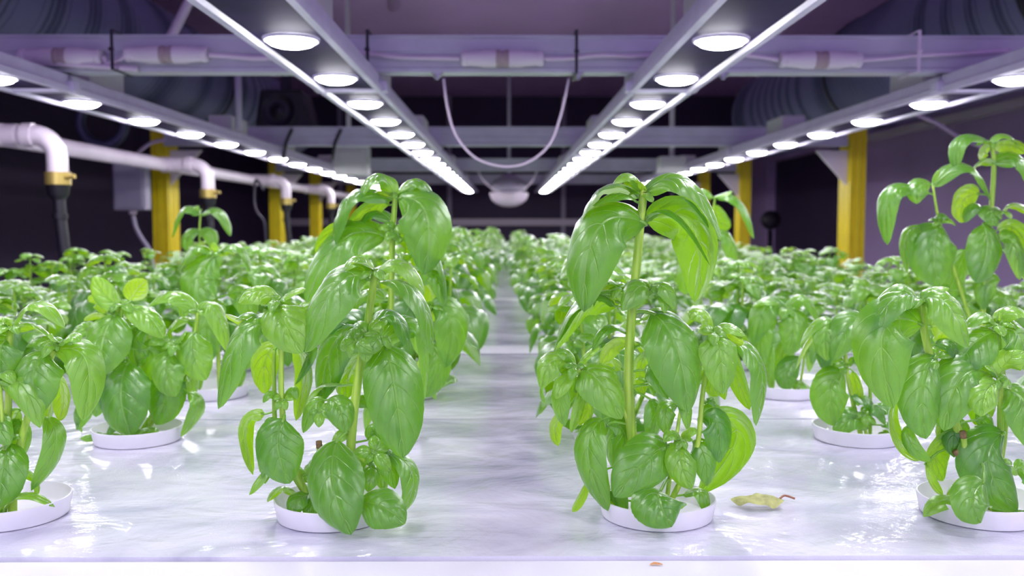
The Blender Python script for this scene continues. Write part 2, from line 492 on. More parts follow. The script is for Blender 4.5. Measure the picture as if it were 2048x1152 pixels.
def hand_plant(D, base_px, label, stems, leaves, buds, seed, stubs=(), cup_at=None, group='basil plants in white cups on the growing table'):
    """stems: list of (radius, [(px, py, front_cm)...]); leaves: (bx,by,mx,my,tx,ty,w,(nx,ny,nz),front_cm,tone)
    the normal is given as right / up / towards the camera"""
    rng = random.Random(seed)
    c = cup_at
    root = empty('basil_plant', c, label, 'plant', group)
    px2m = D/F
    def Q(x, y, fr): return P(x, y, D - fr/100.0)
    spts = []
    for r, pl in stems:
        pts = smoothpath([Q(*p) for p in pl], 6)
        for p in pts: p.z = max(p.z, TZ + .002)
        mb = MB(); n = len(pts)
        mb.tube(pts, [r*(1.08-.38*i/(n-1)) for i in range(n)], n=10, tone=.5)
        o = mb.build('stem', MSTEM, None, origin=c); rel2(o, root)
        spts += pts
    for pl in stubs:
        mb = MB(); mb.tube([Q(*p) for p in pl], .0018, n=8)
        o = mb.build('cut_stem', MSTEM, None, origin=c); rel2(o, root)
        mb = MB(); q = Q(*pl[-1]); q0 = Q(*pl[-2]); d = (q-q0).normalized()
        mb.tube([q - d*.003, q + d*.0012], [.0021, .0019], n=8)
        e = mb.build('dry_tip', MSTUB, None, origin=c); e.location = (0,0,0); e.parent = o
        e['label'] = 'dry brown cut end of the stem'
    for L in leaves:
        bx, by, mx, my, tx, ty, w, n, fr, tn = L[:10]
        fb = L[10] if len(L) > 10 else fr*.25
        B = Q(bx, by, fb); M = Q(mx, my, fr*.75 + fb*.25); T = Q(tx, ty, fr)
        # keep clear of the table
        for p in (B, M, T): p.z = max(p.z, TZ + .004)
        N = V((n[0], -n[2], n[1]))
        near = min(spts, key=lambda q: (q-B).length)
        # attach the petiole a little below the leaf base on the nearest stem
        lo = [q for q in spts if (q-B).length < (near-B).length + .006 and q.z <= B.z + .001]
        if lo: near = min(lo, key=lambda q: (q-B).length)
        mb = MB()
        big = w*px2m > .018
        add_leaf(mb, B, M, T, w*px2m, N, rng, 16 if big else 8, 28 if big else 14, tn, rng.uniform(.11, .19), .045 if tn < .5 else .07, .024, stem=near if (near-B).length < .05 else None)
        for i, p in enumerate(mb.v):
            if p[2] < TZ + .0012: mb.v[i] = (p[0], p[1], TZ + .0012)
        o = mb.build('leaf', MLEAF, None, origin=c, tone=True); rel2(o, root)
    for (bx, by, fr, size, k, n) in buds:
        mb = MB()
        q = Q(bx, by, fr)
        add_bud(mb, q, rng, size, k, (8, 12), up=V((n[0], -n[2], n[1])), tone=.8)
        near = min(spts, key=lambda s: (s-q).length)
        if .002 < (near-q).length < .05: mb.tube([near, q], .0011, n=6, tone=1.0)
        for i, p in enumerate(mb.v):
            if p[2] < TZ + .0012: mb.v[i] = (p[0], p[1], TZ + .0012)
        o = mb.build('young_shoot', MLEAF, None, origin=c, tone=True); rel2(o, root)
    make_cup(root)
    return root

def rel2(o, root):
    o.parent = root; o.location = (0, 0, 0)
    return o
# ------------------------------------------------------------------ front plants
used = {}
def at(j, k): return V((colX(j), rowY(k), TZ))

# -- front left plant, two stems
used[(0,0)] = 1
D = rowY(0)
LV = [
 # main top
 (738,560, 672,572, 610,706, 112, (-.40,.50,.80), 2.0, .25, .5),
 (752,545, 806,528, 848,592, 58, (.25,.90,.40), .2, .75),
 (760,562, 838,592, 864,712, 84, (.80,.62,.22), 1.2, .25),
 (748,542, 716,518, 684,546, 44, (-.15,.9,.55), .8, .95),
 (745,540, 728,530, 700,524, 22, (.2,.8,-.4), 1.2, 1.0),
 (748,648, 792,632, 820,702, 62, (.35,.75,.25), -.8, .1),
 (728,655, 668,682, 640,805, 112, (-.45,.35,.65), -1.6, .05),
 (742,655, 700,640, 655,672, 50, (-.2,.9,.2), -1.8, .4),
 (770,690, 790,780, 806,916, 122, (.25,.22,.95), 2.2, .12, .5),
 (750,700, 838,650, 850,800, 70, (.7,.6,.2), -2.5, .2),
 (650,800, 622,815, 606,866, 46, (-.4,.5,.8), .8, .35),
 (655,800, 678,815, 690,866, 62, (.2,.5,.85), 1.4, .4),
 (676,880, 664,960, 702,1070, 120, (-.05,.15,1.0), 4.8, .15, 1.4),
 (717,1006, 762,1012, 810,1048, 86, (.1,.55,.8), 4.4, .1, 3.4),
 (775,905, 826,950, 806,1056, 66, (.80,.35,.40), .8, .25),
 (592,992, 562,975, 535,1004, 46, (-.1,.85,-.35), .5, .5),
 (618,986, 592,1002, 584,1046, 48, (-.3,.4,.85), 1.6, .15),
 (628,988, 640,1010, 648,1046, 30, (.2,.4,.9), 1.9, .15),
 (640,990, 622,1010, 610,1048, 34, (.1,.5,.9), 1.2, .1),
 (755,902, 775,925, 790,978, 46, (.4,.4,.8), .8, .1),
 (742,925, 742,950, 735,984, 40, (.2,.3,.9), 1.5, .2),
 (735,880, 750,860, 760,905, 38, (.2,.6,.6), .6, .1),
 (712,860, 680,868, 662,905, 40, (-.3,.7,.5), .2, .6),
 (700,810, 742,800, 772,850, 48, (.3,.7,.3), -1.2, .1),
 (690,770, 640,780, 620,840, 60, (-.5,.5,-.4), -1.8, .3),
 (720,740, 752,740, 778,800, 55, (.4,.6,-.3), -2.0, .5),
 (700,940, 752,925, 770,985, 60, (.3,.5,.3), -1.4, .2),
 (650,930, 615,930, 600,985, 55, (-.4,.5,.2), -1.2, .25),
 (735,700, 700,742, 690,800, 60, (-.1,.5,-.6), -2.4, .4),
 # second stem
 (553,606, 518,582, 476,606, 62, (-.15,.75,.65), 1.0, .95),
 (556,605, 584,585, 612,578, 30, (.1,.9,.45), .6, 1.0),
 (560,610, 566,640, 604,706, 96, (.02,.35,.92), 2.0, .6, .6),
 (505,645, 480,640, 450,628, 30, (-.1,.8,-.5), .2, .9),
 (520,640, 500,625, 470,640, 30, (-.1,.9,.1), .2, .4),
 (542,655, 478,676, 436,818, 98, (-.55,.42,.75), 1.4, .2),
 (560,690, 532,715, 530,788, 62, (-.3,.3,-.8), -1.0, .7),
 (585,690, 612,740, 592,842, 52, (.5,.2,-.7), -1.0, .7),
 (600,700, 620,700, 590,770, 40, (-.5,.6,.5), -.4, .2),
 (560,800, 540,788, 526,806, 22, (-.2,.7,.7), .8, .4),
 (568,800, 585,778, 594,800, 22, (.2,.7,.7), .8, .4),
 (568,838, 556,895, 580,967, 100, (-.02,.10,1.0), 2.0, .12, 1.0),
 (530,828, 488,852, 506,950, 52, (-.75,.2,-.35), .2, .55),
 (548,840, 525,880, 520,945, 48, (-.5,.3,.5), .4, .15),
 (538,935, 522,955, 498,990, 26, (-.5,.4,.6), 1.0, .45),
 (545,920, 535,935, 530,968, 24, (.3,.3,.7), .8, .3),
 (590,930, 600,945, 618,965, 24, (.3,.5,.5), 0, .3),
 (562,850, 540,838, 530,860, 30, (-.3,.8,.4), .4, .3),
]
hand_plant(D, None, 'two-stemmed basil plant in the front row, first one left of the aisle',
  [(.0030, [(690,1030,0), (700,960,.2), (703,870,.4), (716,760,.3), (735,650,.3), (748,560,.3), (749,546,.3)]),
   (.0021, [(640,1030,0), (604,968,.4), (572,880,.4), (563,790,.4), (562,700,.4), (556,606,.5)]),
   (.0014, [(700,900,.3), (740,930,1.0)]), (.0016, [(640,1030,0), (560,900,0), (548,760,0), (549,700,.2)])],
  LV,
  [(735,668,1.0,.019,5,(-.2,.6,.7)), (712,682,1.4,.015,4,(-.5,.4,.8)), (760,672,.9,.016,4,(.5,.5,.6)), (748,905,1.6,.015,5,(.1,.5,.9)), (556,604,.7,.012,4,(0,1,.3)), (748,545,.6,.011,4,(0,1,.3)), (565,800,.7,.010,4,(0,.8,.6)), (640,822,.9,.011,4,(0,.8,.6))],
  11, stubs=[[(650,990,.3), (643,940,.4), (638,886,.5)]], cup_at=at(0,0))

# -- tall front right plant
used[(1,0)] = 1
LV = [
 (1283,386, 1258,350, 1224,372, 40, (-.2,.85,.5), .6, .9),
 (1285,390, 1272,372, 1246,364, 36, (.1,.75,-.65), .4, .8),
 (1290,388, 1300,372, 1318,362, 16, (.1,.8,.3), .2, 1.0),
 (1278,396, 1208,376, 1158,456, 84, (-.50,.85,-.12), .2, .35),
 (1270,402, 1235,388, 1185,412, 50, (-.35,.9,.35), .9, .45),
 (1286,386, 1372,362, 1443,482, 84, (.30,.80,.50), 1.0, .35),
 (1292,448, 1196,458, 1168,624, 132, (-.38,.45,.82), 2.2, .15, .5),
 (1292,442, 1392,450, 1390,604, 128, (.66,.45,-.60), .6, .25),
 (1292,440, 1350,428, 1420,530, 44, (.55,.85,.25), 1.3, .10),
 (1302,582, 1278,574, 1244,622, 58, (-.2,.6,.8), 2.0, .5, 1.0),
 (1305,582, 1330,574, 1352,618, 44, (.3,.65,.7), 1.8, .5, 1.0),
 (1298,585, 1300,575, 1298,562, 10, (.4,.6,.6), 1.4, .9),
 (1243,578, 1204,560, 1187,614, 28, (-.4,.85,.3), .6, .4),
 (1243,582, 1215,578, 1198,605, 34, (-.2,.6,-.7), .2, .8),
 (1250,585, 1270,590, 1262,570, 12, (.1,.7,.6), .5, 1.0),
 (1240,606, 1168,606, 1108,702, 100, (-.62,.62,-.42), .4, .3),
 (1230,612, 1168,596, 1112,690, 46, (-.60,.75,.35), .9, .08),
 (1254,668, 1216,655, 1184,702, 32, (-.2,.9,.35), .8, .1),
 (1254,690, 1225,690, 1200,730, 50, (-.2,.5,-.8), .0, .8),
 (1302,626, 1352,690, 1376,824, 124, (.28,.32,.90), 2.4, .15, .6),
 (1282,640, 1320,620, 1345,660, 40, (.2,.9,.3), .4, .6),
 (1148,736, 1104,722, 1082,778, 64, (-.3,.55,.8), 1.4, .65),
 (1150,738, 1128,760, 1112,798, 38, (-.3,.3,.9), 1.9, .7),
 (1160,740, 1196,760, 1244,838, 92, (.2,.45,.88), 2.0, .5),
 (1155,732, 1172,712, 1199,692, 26, (0,.85,.5), .8, 1.0),
 (1150,733, 1132,705, 1106,712, 42, (-.1,.85,.5), .6, .8),
 (1150,750, 1120,790, 1130,852, 46, (-.4,.2,.8), .6, .3),
 (1165,772, 1160,820, 1142,865, 34, (.5,.2,.6), .4, .7),
 (1132,820, 1110,850, 1117,892, 34, (-.5,.2,-.8), -.4, .7),
 (1160,790, 1175,820, 1150,850, 34, (.4,.2,-.7), -.2, .7),
 (1085,760, 1082,790, 1092,806, 14, (-.6,.2,.4), .6, .4),
 (1425,668, 1402,632, 1382,640, 62, (-.1,.7,.7), 1.0, .9),
 (1426,668, 1452,652, 1492,672, 42, (.2,.8,.55), 1.0, .85),
 (1428,674, 1440,705, 1445,788, 80, (.1,.3,.95), 2.2, .65, 1.0),
 (1468,682, 1522,735, 1512,852, 84, (.70,.45,.50), .6, .2),
 (1455,690, 1470,745, 1500,820, 40, (.3,.1,-.9), .2, .5),
 (1418,740, 1425,770, 1440,790, 36, (.2,.3,-.8), .6, .6),
 (1448,662, 1470,680, 1488,684, 24, (.1,.5,-.8), .6, .9),
 (1405,806, 1420,798, 1432,814, 24, (.2,.8,.5), .6, .15),
 (1400,836, 1436,850, 1438,926, 74, (.35,.2,.92), .8, .1),
 (1405,832, 1474,868, 1398,986, 88, (.5,.2,-.85), -.4, .3),
 (1386,884, 1408,910, 1414,972, 54, (.2,.2,.95), 1.2, .15),
 (1362,882, 1345,866, 1327,884, 34, (-.2,.8,.6), 2.4, .8, 1.8),
 (1365,880, 1380,862, 1396,866, 30, (.2,.8,.6), 2.4, .8, 1.8),
 (1365,886, 1362,925, 1384,978, 62, (-.05,.25,.97), 3.4, .55, 2.0),
 (1355,812, 1332,820, 1334,870, 44, (-.2,.5,.8), 1.2, .3),
 (1358,812, 1372,815, 1376,862, 32, (.3,.5,.8), 1.2, .35),
 (1337,890, 1294,918, 1228,994, 102, (-.10,.35,.92), 3.0, .15, 1.2),
 (1206,838, 1176,905, 1216,1022, 72, (-.55,.15,.85), 1.8, .2),
 (1175,965, 1160,1000, 1144,1034, 22, (-.3,.1,-.8), .6, .6),
 (1216,850, 1250,870, 1236,945, 62, (.3,.3,.6), .0, .05),
 (1240,1000, 1222,985, 1232,1012, 40, (-.3,.5,-.6), 0, .5),
 (1322,980, 1320,1004, 1344,1054, 112, (.0,.55,.85), 4.6, .1, 2.6),
 (1366,990, 1402,984, 1414,1038, 40, (.35,.6,.5), 1.6, .35),
 (1262,850, 1230,870, 1228,940, 56, (-.4,.4,.5), -1.0, .03),
 (1300,798, 1312,835, 1300,890, 50, (.4,.1,.8), .4, .03),
 (1288,740, 1312,745, 1336,798, 50, (.2,.5,.8), 1.4, .15),
 (1295,700, 1280,740, 1285,790, 46, (-.1,.3,-.8), -1.5, .6),
 (1270,900, 1290,885, 1310,940, 50, (.3,.6,.3), -1.5, .05),
 (1250,960, 1236,985, 1255,1030, 40, (-.3,.5,.6), .8, .03),
 (1245,740, 1215,720, 1190,762, 50, (-.2,.6,-.6), -1.4, .6),
 (1400,760, 1425,740, 1450,800, 50, (.3,.5,-.7), -.8, .4),
 (1345,700, 1372,650, 1400,720, 60, (.3,.8,.1), -2.0, .4),
 (1240,780, 1252,800, 1245,840, 40, (.1,.4,-.8), -1.0, .7),
]
hand_plant(D, None, 'tall basil plant in the front row, first right of the aisle, thick bare stem',
  [(.0033, [(1296,1030,0), (1285,970,.2), (1266,885,.3), (1258,800,.4), (1258,720,.4), (1264,620,.4), (1274,520,.4), (1286,398,.3), (1288,386,.3)]),
   (.0018, [(1330,1030,0), (1350,985,.4), (1392,900,.6), (1404,800,.6), (1412,740,.6), (1426,668,.8)]),
   (.0015, [(1262,850,.4), (1232,800,.6), (1180,760,.8), (1152,738,.9)]),
   (.0014, [(1330,1030,0), (1340,950,1.0), (1352,880,1.6), (1362,812,.8)])],
  LV,
  [(1290,590,1.0,.017,4,(-.2,.6,.7)), (1243,575,.5,.012,4,(-.3,.9,.3)), (1318,590,.9,.013,4,(.4,.7,.5)), (1151,736,1.2,.011,4,(0,.9,.5)), (1426,667,1.1,.013,4,(0,.9,.4)), (1364,880,2.2,.010,4,(0,.8,.6)), (1286,388,.4,.012,4,(0,1,.3)), (1265,690,-.4,.014,4,(.3,.8,-.3)), (1296,768,.2,.012,4,(.3,.8,.3))],
  23, cup_at=at(1,0))

# -- front right corner plant
used[(2,0)] = 1
LV = [
 (1842,602, 1892,606, 1938,695, 104, (.25,.60,.78), 1.8, .6),
 (1842,598, 1866,580, 1899,576, 28, (.1,.85,.5), .6, 1.0),
 (1838,604, 1790,596, 1736,676, 70, (-.35,.75,.45), 1.0, .5),
 (1832,596, 1796,572, 1745,618, 44, (-.3,.9,.15), -.2, .6),
 (1840,612, 1812,612, 1790,640, 30, (-.1,.6,-.7), .2, .9),
 (1846,650, 1768,662, 1786,817, 122, (-.42,.30,.85), 1.8, .2),
 (1872,712, 1846,780, 1852,878, 96, (-.10,.20,.97), 2.2, .15),
 (1860,655, 1892,665, 1905,722, 58, (.3,.2,-.85), -1.0, .8),
 (1870,690, 1905,690, 1912,728, 46, (.3,.6,.5), .6, .1),
 (1795,790, 1784,860, 1838,922, 46, (-.6,.1,-.6), .4, .5),
 (1816,850, 1824,890, 1864,924, 32, (-.4,.3,.8), 1.0, .3),
 (1852,925, 1862,960, 1886,990, 22, (-.3,.2,-.7), .8, .6),
 (1918,872, 1870,900, 1886,962, 66, (-.3,.1,-.8), -.2, .4),
 (1988,752, 1926,752, 1888,862, 108, (-.30,.45,.85), 2.0, .25),
 (1995,765, 1972,785, 1962,833, 62, (-.1,.4,.92), 2.8, .95, 1.2),
 (2000,755, 2015,722, 2052,704, 58, (.1,.7,.7), 1.6, .85, .8),
 (1995,757, 1985,738, 1970,735, 24, (-.1,.8,.6), 1.6, .9, .8),
 (2002,765, 2012,775, 2018,760, 22, (.1,.8,.6), 1.8, .9, .9),
 (2008,778, 2052,810, 2062,900, 106, (.35,.4,.85), 1.6, .25),
 (1992,664, 1945,690, 1910,748, 96, (-.3,.6,.7), .8, .2),
 (1996,660, 2040,672, 2060,745, 96, (.3,.55,.75), .8, .2),
 (1990,648, 1966,630, 1930,655, 44, (-.2,.85,.4), .4, .6),
 (1994,648, 2025,618, 2065,640, 50, (.2,.9,.4), .3, .8),
 (1994,648, 2002,636, 1998,622, 14, (.1,.7,.5), .4, 1.0),
 (2008,866, 1978,930, 2036,1022, 116, (-.05,.1,1.0), 2.2, .15),
 (1968,962, 1946,1000, 1962,1046, 80, (-.1,.35,.93), 4.9, .2, 3.6),
 (1936,1020, 1892,998, 1846,1058, 46, (-.3,.85,.45), 1.8, .6),
 (1990,1010, 2005,1020, 2015,1048, 40, (.2,.5,.8), 2.0, .15),
 (2020,1020, 2040,1020, 2055,1048, 40, (.2,.5,.8), 2.0, .15),
 (1940,870, 1912,860, 1908,915, 56, (-.3,.4,.5), .4, .08),
 (1950,840, 1975,850, 1962,900, 50, (.2,.3,.8), .4, .06),
 (1985,910, 1962,905, 1955,950, 44, (-.3,.5,.7), .9, .1),
 (1905,820, 1880,850, 1895,890, 50, (-.3,.3,-.6), -.6, .8),
 (1900,760, 1870,770, 1850,830, 60, (-.3,.4,-.4), -1.8, .6),
 (1945,760, 1962,800, 1950,850, 60, (.3,.3,-.5), -1.5, .2),
 (1930,985, 1905,975, 1898,1012, 40, (-.2,.5,-.6), -.4, .6),
 (2030,940, 2060,950, 2070,1010, 60, (.4,.3,.5), .2, .2),
]
hand_plant(D, None, 'basil plant in the front row at the right edge, cut stem stubs showing',
  [(.0030, [(1950,1035,0), (1936,940,.3), (1915,860,.2), (1876,760,.2), (1852,680,.3), (1842,604,.3)]),
   (.0024, [(1985,1035,0), (2000,900,.2), (2000,760,.8)]), (.0022, [(1975,1035,-.5), (2010,850,-.6), (1994,650,0)])],
  LV,
  [(1841,600,.4,.012,4,(0,1,.3)), (1996,758,1.2,.010,4,(0,.8,.6)), (1994,650,.3,.014,5,(0,1,.3)), (1872,716,.6,.013,4,(-.2,.8,.5)), (2000,930,.5,.012,4,(0,.7,.6))],
  37, stubs=[[(1948,990,.6), (1935,930,.8), (1912,905,.9)], [(1942,985,1.0), (1934,930,1.0), (1926,866,1.1)]], cup_at=at(2,0))

# -- front left corner plant
used[(-1,0)] = 1
LV = [
 (22,658, 74,606, 130,657, 52, (.2,.92,.30), .6, .75),
 (30,662, 72,650, 112,690, 44, (.3,.7,-.3), -.2, .6),
 (10,660, -8,640, -30,670, 50, (-.2,.8,.4), .4, .9),
 (20,655, 12,640, 2,640, 20, (0,.6,.6), .8, 1.0),
 (92,704, 66,748, 78,830, 108, (-.10,.30,.95), 1.8, .25),
 (110,700, 172,722, 166,842, 78, (.55,.45,.68), 1.0, .35),
 (112,742, 128,790, 118,842, 48, (.3,.1,-.85), -.4, .8),
 (124,690, 142,672, 161,684, 34, (.1,.8,.6), 1.0, .8),
 (120,688, 108,676, 98,668, 18, (0,.8,.6), 1.0, 1.0),
 (108,690, 80,676, 52,694, 44, (-.1,.9,.3), -.4, .2),
 (22,680, 0,700, 4,770, 86, (-.1,.2,.95), 1.0, .2),
 (2,762, 44,770, 80,856, 58, (.25,.6,.75), 2.2, .75),
 (-4,760, 10,745, 30,770, 30, (.1,.85,.5), 1.8, .9),
 (88,834, 112,888, 62,982, 50, (.75,.1,.6), 1.0, .25),
 (18,886, 4,945, -4,1016, 92, (.1,.1,1.0), 2.0, .2),
 (44,948, 72,956, 74,996, 44, (.5,.3,-.5), .4, .4),
 (8,1036, 46,988, 110,1014, 30, (.1,.9,.3), 1.4, .5),
 (10,860, 40,855, 42,920, 50, (.3,.4,.3), -.2, .3),
 (40,820, 30,840, 25,870, 40, (.1,.2,-.8), -.6, .5),
 (0,1035, -20,1040, 22,1046, 26, (.1,.8,.5), 1.6, .1),
 (60,780, 100,790, 92,850, 50, (.4,.3,-.5), -1.8, .5),
 (-10,830, -5,850, 20,890, 50, (.1,.4,.9), 1.6, .3),
]
hand_plant(D, None, 'basil plant in the front row cut by the left edge of the picture',
  [(.0026, [(25,1030,0), (30,940,.2), (60,820,.3), (108,700,.4)]), (.0026, [(5,1035,0), (15,860,0), (20,660,.3)]), (.0015, [(25,1030,0), (10,900,.8), (0,765,1.4)])],
  LV, [(22,655,.5,.014,5,(0,1,.3)), (112,692,.6,.013,5,(0,.9,.4)), (-2,762,1.6,.009,4,(0,.8,.6)), (20,880,.6,.010,4,(0,.8,.6))],
  41, cup_at=at(-1,0))

# -- second row left, bushy
used[(-1,1)] = 1
D = rowY(1)
LV = [
 (243,612, 212,590, 187,553, 48, (-.25,.75,.6), .6, .85),
 (250,612, 296,632, 326,676, 62, (.35,.75,.55), 1.2, .8),
 (262,602, 274,580, 293,560, 48, (.2,.5,-.8), -.4, 1.0),
 (212,628, 196,600, 178,604, 34, (-.2,.5,-.8), .0, .9),
 (214,640, 196,628, 168,642, 30, (-.2,.8,-.4), .0, .9),
 (232,628, 206,680, 204,752, 108, (-.18,.30,.94), 2.4, .35),
 (395,626, 350,588, 296,612, 54, (-.2,.9,.35), .2, .7),
 (398,622, 432,620, 455,704, 54, (.6,.65,.4), .4, .6),
 (390,664, 386,705, 412,760, 76, (.05,.3,.94), 1.2, .4),
 (256,724, 242,790, 262,872, 112, (-.05,.12,1.0), 2.6, .1),
 (232,738, 196,770, 192,834, 76, (-.35,.25,.9), 1.4, .1),
 (345,705, 332,740, 352,793, 68, (.0,.3,.95), 1.8, .45),
 (345,690, 320,676, 296,690, 36, (-.2,.8,.6), 1.0, .6),
 (350,690, 364,672, 372,664, 30, (.1,.8,.4), .8, .8),
 (365,690, 380,700, 385,720, 30, (.3,.5,.6), .8, .4),
 (376,785, 398,815, 362,892, 42, (.75,.1,.4), .6, .35),
 (325,740, 330,790, 312,850, 80, (.1,.15,.95), .8, .1),
 (216,884, 190,872, 161,914, 30, (-.2,.85,.4), .8, .5),
 (210,868, 196,868, 176,888, 26, (-.2,.85,.4), .6, .4),
 (285,700, 310,720, 290,800, 70, (.2,.3,.7), -.6, .05),
 (190,800, 165,830, 152,860, 40, (-.4,.3,.6), .4, .2),
 (170,800, 150,830, 165,866, 30, (-.5,.1,.5), .2, .2),
 (280,860, 300,862, 310,880, 32, (.2,.7,.6), 1.4, .25),
 (265,858, 262,870, 250,884, 36, (0,.5,.8), 1.8, .2),
 (240,850, 225,850, 212,880, 34, (-.3,.6,.5), .6, .1),
 (240,660, 280,650, 300,720, 70, (.3,.6,.3), -1.4, .6),
 (380,640, 345,650, 330,700, 50, (-.3,.6,.2), -.8, .6),
 (300,655, 268,680, 275,735, 60, (-.2,.5,.5), -.2, .15),
 (180,660, 145,665, 130,730, 70, (-.5,.6,.3), -.8, .4),
 (352,760, 378,745, 385,800, 50, (.4,.5,.3), -.8, .5),
 (172,740, 150,760, 148,810, 48, (-.5,.3,.3), -.8, .3),
]
hand_plant(D, None, 'bushy basil plant in the second row left, over a tilted white cup rim',
  [(.0024, [(250,885,0), (240,800,0), (238,700,.2), (244,612,.3)]), (.0022, [(268,885,0), (320,800,.2), (345,692,.6)]), (.0022, [(272,885,-.5), (350,780,-.2), (385,700,0), (396,624,.1)])],
  LV, [(245,610,.4,.016,5,(0,1,.4)), (347,690,.9,.013,5,(0,.8,.6)), (396,622,.2,.013,4,(0,1,.3)), (270,870,1.5,.010,4,(0,.7,.7))],
  53, cup_at=at(-1,1))

# -- tall one behind the front left plant
used[(0,1)] = 1
LV = [
 (789,390, 752,352, 711,408, 54, (-.35,.85,.40), .8, .5),
 (785,400, 698,392, 666,503, 84, (-.62,.70,.22), .6, .3),
 (778,410, 735,420, 672,500, 40, (-.3,.4,-.8), -.4, .8),
 (796,396, 852,428, 848,549, 112, (.32,.42,.85), 2.0, .25),
 (794,390, 838,362, 868,412, 52, (.25,.9,.3), -.2, .55),
 (790,386, 808,376, 830,366, 14, (0,.7,.5), .4, 1.0),
 (782,396, 768,385, 745,388, 24, (0,.7,-.4), .6, 1.0),
 (785,444, 742,422, 705,470, 54, (-.3,.8,.2), -.8, .1),
 (772,474, 680,482, 612,606, 104, (-.42,.58,.70), 1.2, .2),
 (724,462, 672,470, 638,524, 56, (-.3,.3,-.85), -.8, .7),
 (796,482, 832,490, 838,548, 50, (.4,.2,-.85), -.6, .6),
 (800,520, 868,505, 892,612, 60, (.8,.6,.05), .4, .25),
 (838,570, 870,548, 888,612, 48, (.3,.7,.5), .8, .7),
 (800,560, 858,570, 872,650, 70, (.3,.1,-.85), -.8, .7),
 (862,610, 902,640, 892,735, 78, (.3,.25,.9), .8, .2),
 (862,690, 878,730, 852,795, 56, (.2,.2,.9), .8, .15),
 (862,640, 840,660, 850,720, 46, (-.1,.4,.8), 1.0, .5),
 (770,600, 720,590, 690,660, 60, (-.4,.6,.2), -.5, .3),
 (800,740, 850,735, 872,800, 60, (.4,.5,.2), -.4, .4),
 (800,800, 830,800, 820,870, 46, (.5,.3,.3), 0, .3),
 (760,800, 740,800, 730,860, 46, (-.3,.3,.3), 0, .3),
 (640,620, 600,615, 590,690, 60, (-.4,.6,.3), -.5, .4),
]
hand_plant(D, None, 'tall basil plant in the second row, rising behind the two-stemmed front plant',
  [(.0028, [(775,885,0), (778,760,0), (782,600,0), (785,480,.2), (790,400,.3), (791,388,.3)]), (.0018, [(780,885,0), (830,760,0), (862,620,.3)]), (.0015, [(782,700,0), (700,660,0), (650,620,0)])],
  LV, [(785,462,.8,.016,5,(.2,.6,.7)), (800,474,.4,.014,4,(.7,.6,.3)), (791,388,.3,.010,4,(0,1,.3)), (862,615,.6,.013,4,(.2,.9,.4))],
  67, cup_at=at(0,1))

# -- behind the tall right plant
# -- second row right, small open plant
used[(2,1)] = 1
LV = [
 (1676,650, 1652,668, 1656,722, 50, (-.2,.35,.9), 1.4, .5),
 (1735,648, 1700,650, 1666,722, 74, (-.1,.5,.85), 1.8, .35),
 (1660,668, 1624,672, 1590,742, 32, (-.6,.3,-.5), .2, .8),
 (1672,648, 1640,640, 1600,690, 34, (-.4,.8,.3), .4, .7),
 (1688,745, 1662,785, 1672,852, 80, (-.05,.12,1.0), 1.4, .15),
 (1650,742, 1648,700, 1660,760, 40, (-.4,.3,.6), .0, .2),
 (1705,742, 1715,780, 1716,812, 28, (.4,.3,-.6), .2, .7),
 (1700,730, 1712,718, 1720,736, 22, (.2,.7,.6), .8, .2),
 (1736,856, 1700,838, 1672,884, 48, (-.1,.7,.65), 1.8, .15),
 (1722,832, 1702,822, 1700,850, 34, (-.2,.7,.6), 1.2, .3),
 (1728,830, 1752,815, 1772,850, 44, (.3,.75,.5), 1.2, .15),
 (1700,790, 1735,800, 1745,826, 50, (.3,.7,.4), .4, .08),
 (1740,820, 1778,815, 1790,850, 46, (.3,.7,.4), .2, .06),
 (1760,850, 1785,850, 1800,880, 30, (.3,.7,.4), .8, .15),
 (1750,870, 1770,868, 1785,886, 24, (.3,.7,.4), 1.2, .4),
 (1660,870, 1645,860, 1655,886, 26, (-.4,.6,.4), .6, .1),
 (1690,650, 1712,640, 1700,700, 46, (.3,.5,.4), -.6, .5),
 (1688,700, 1668,710, 1660,750, 44, (-.3,.3,.4), -.6, .3),
 (1735,660, 1770,660, 1760,720, 50, (.4,.5,.5), 0, .4),
]
hand_plant(D, None, 'small open basil plant in the second row right, bare white rim in front',
  [(.0020, [(1725,885,0), (1705,800,0), (1692,730,.2), (1688,650,.3)]), (.0016, [(1735,885,0), (1727,835,.5)]), (.0016, [(1740,885,-.5), (1740,760,-.4), (1735,650,0)])],
  LV, [(1688,648,.4,.022,5,(-.1,1,.4)), (1735,646,.1,.020,5,(0,1,.4)), (1690,732,.6,.010,4,(0,.8,.6)), (1727,832,.9,.013,5,(0,.8,.6)), (1775,870,.6,.009,4,(0,.8,.6))],
  71, cup_at=at(2,1))

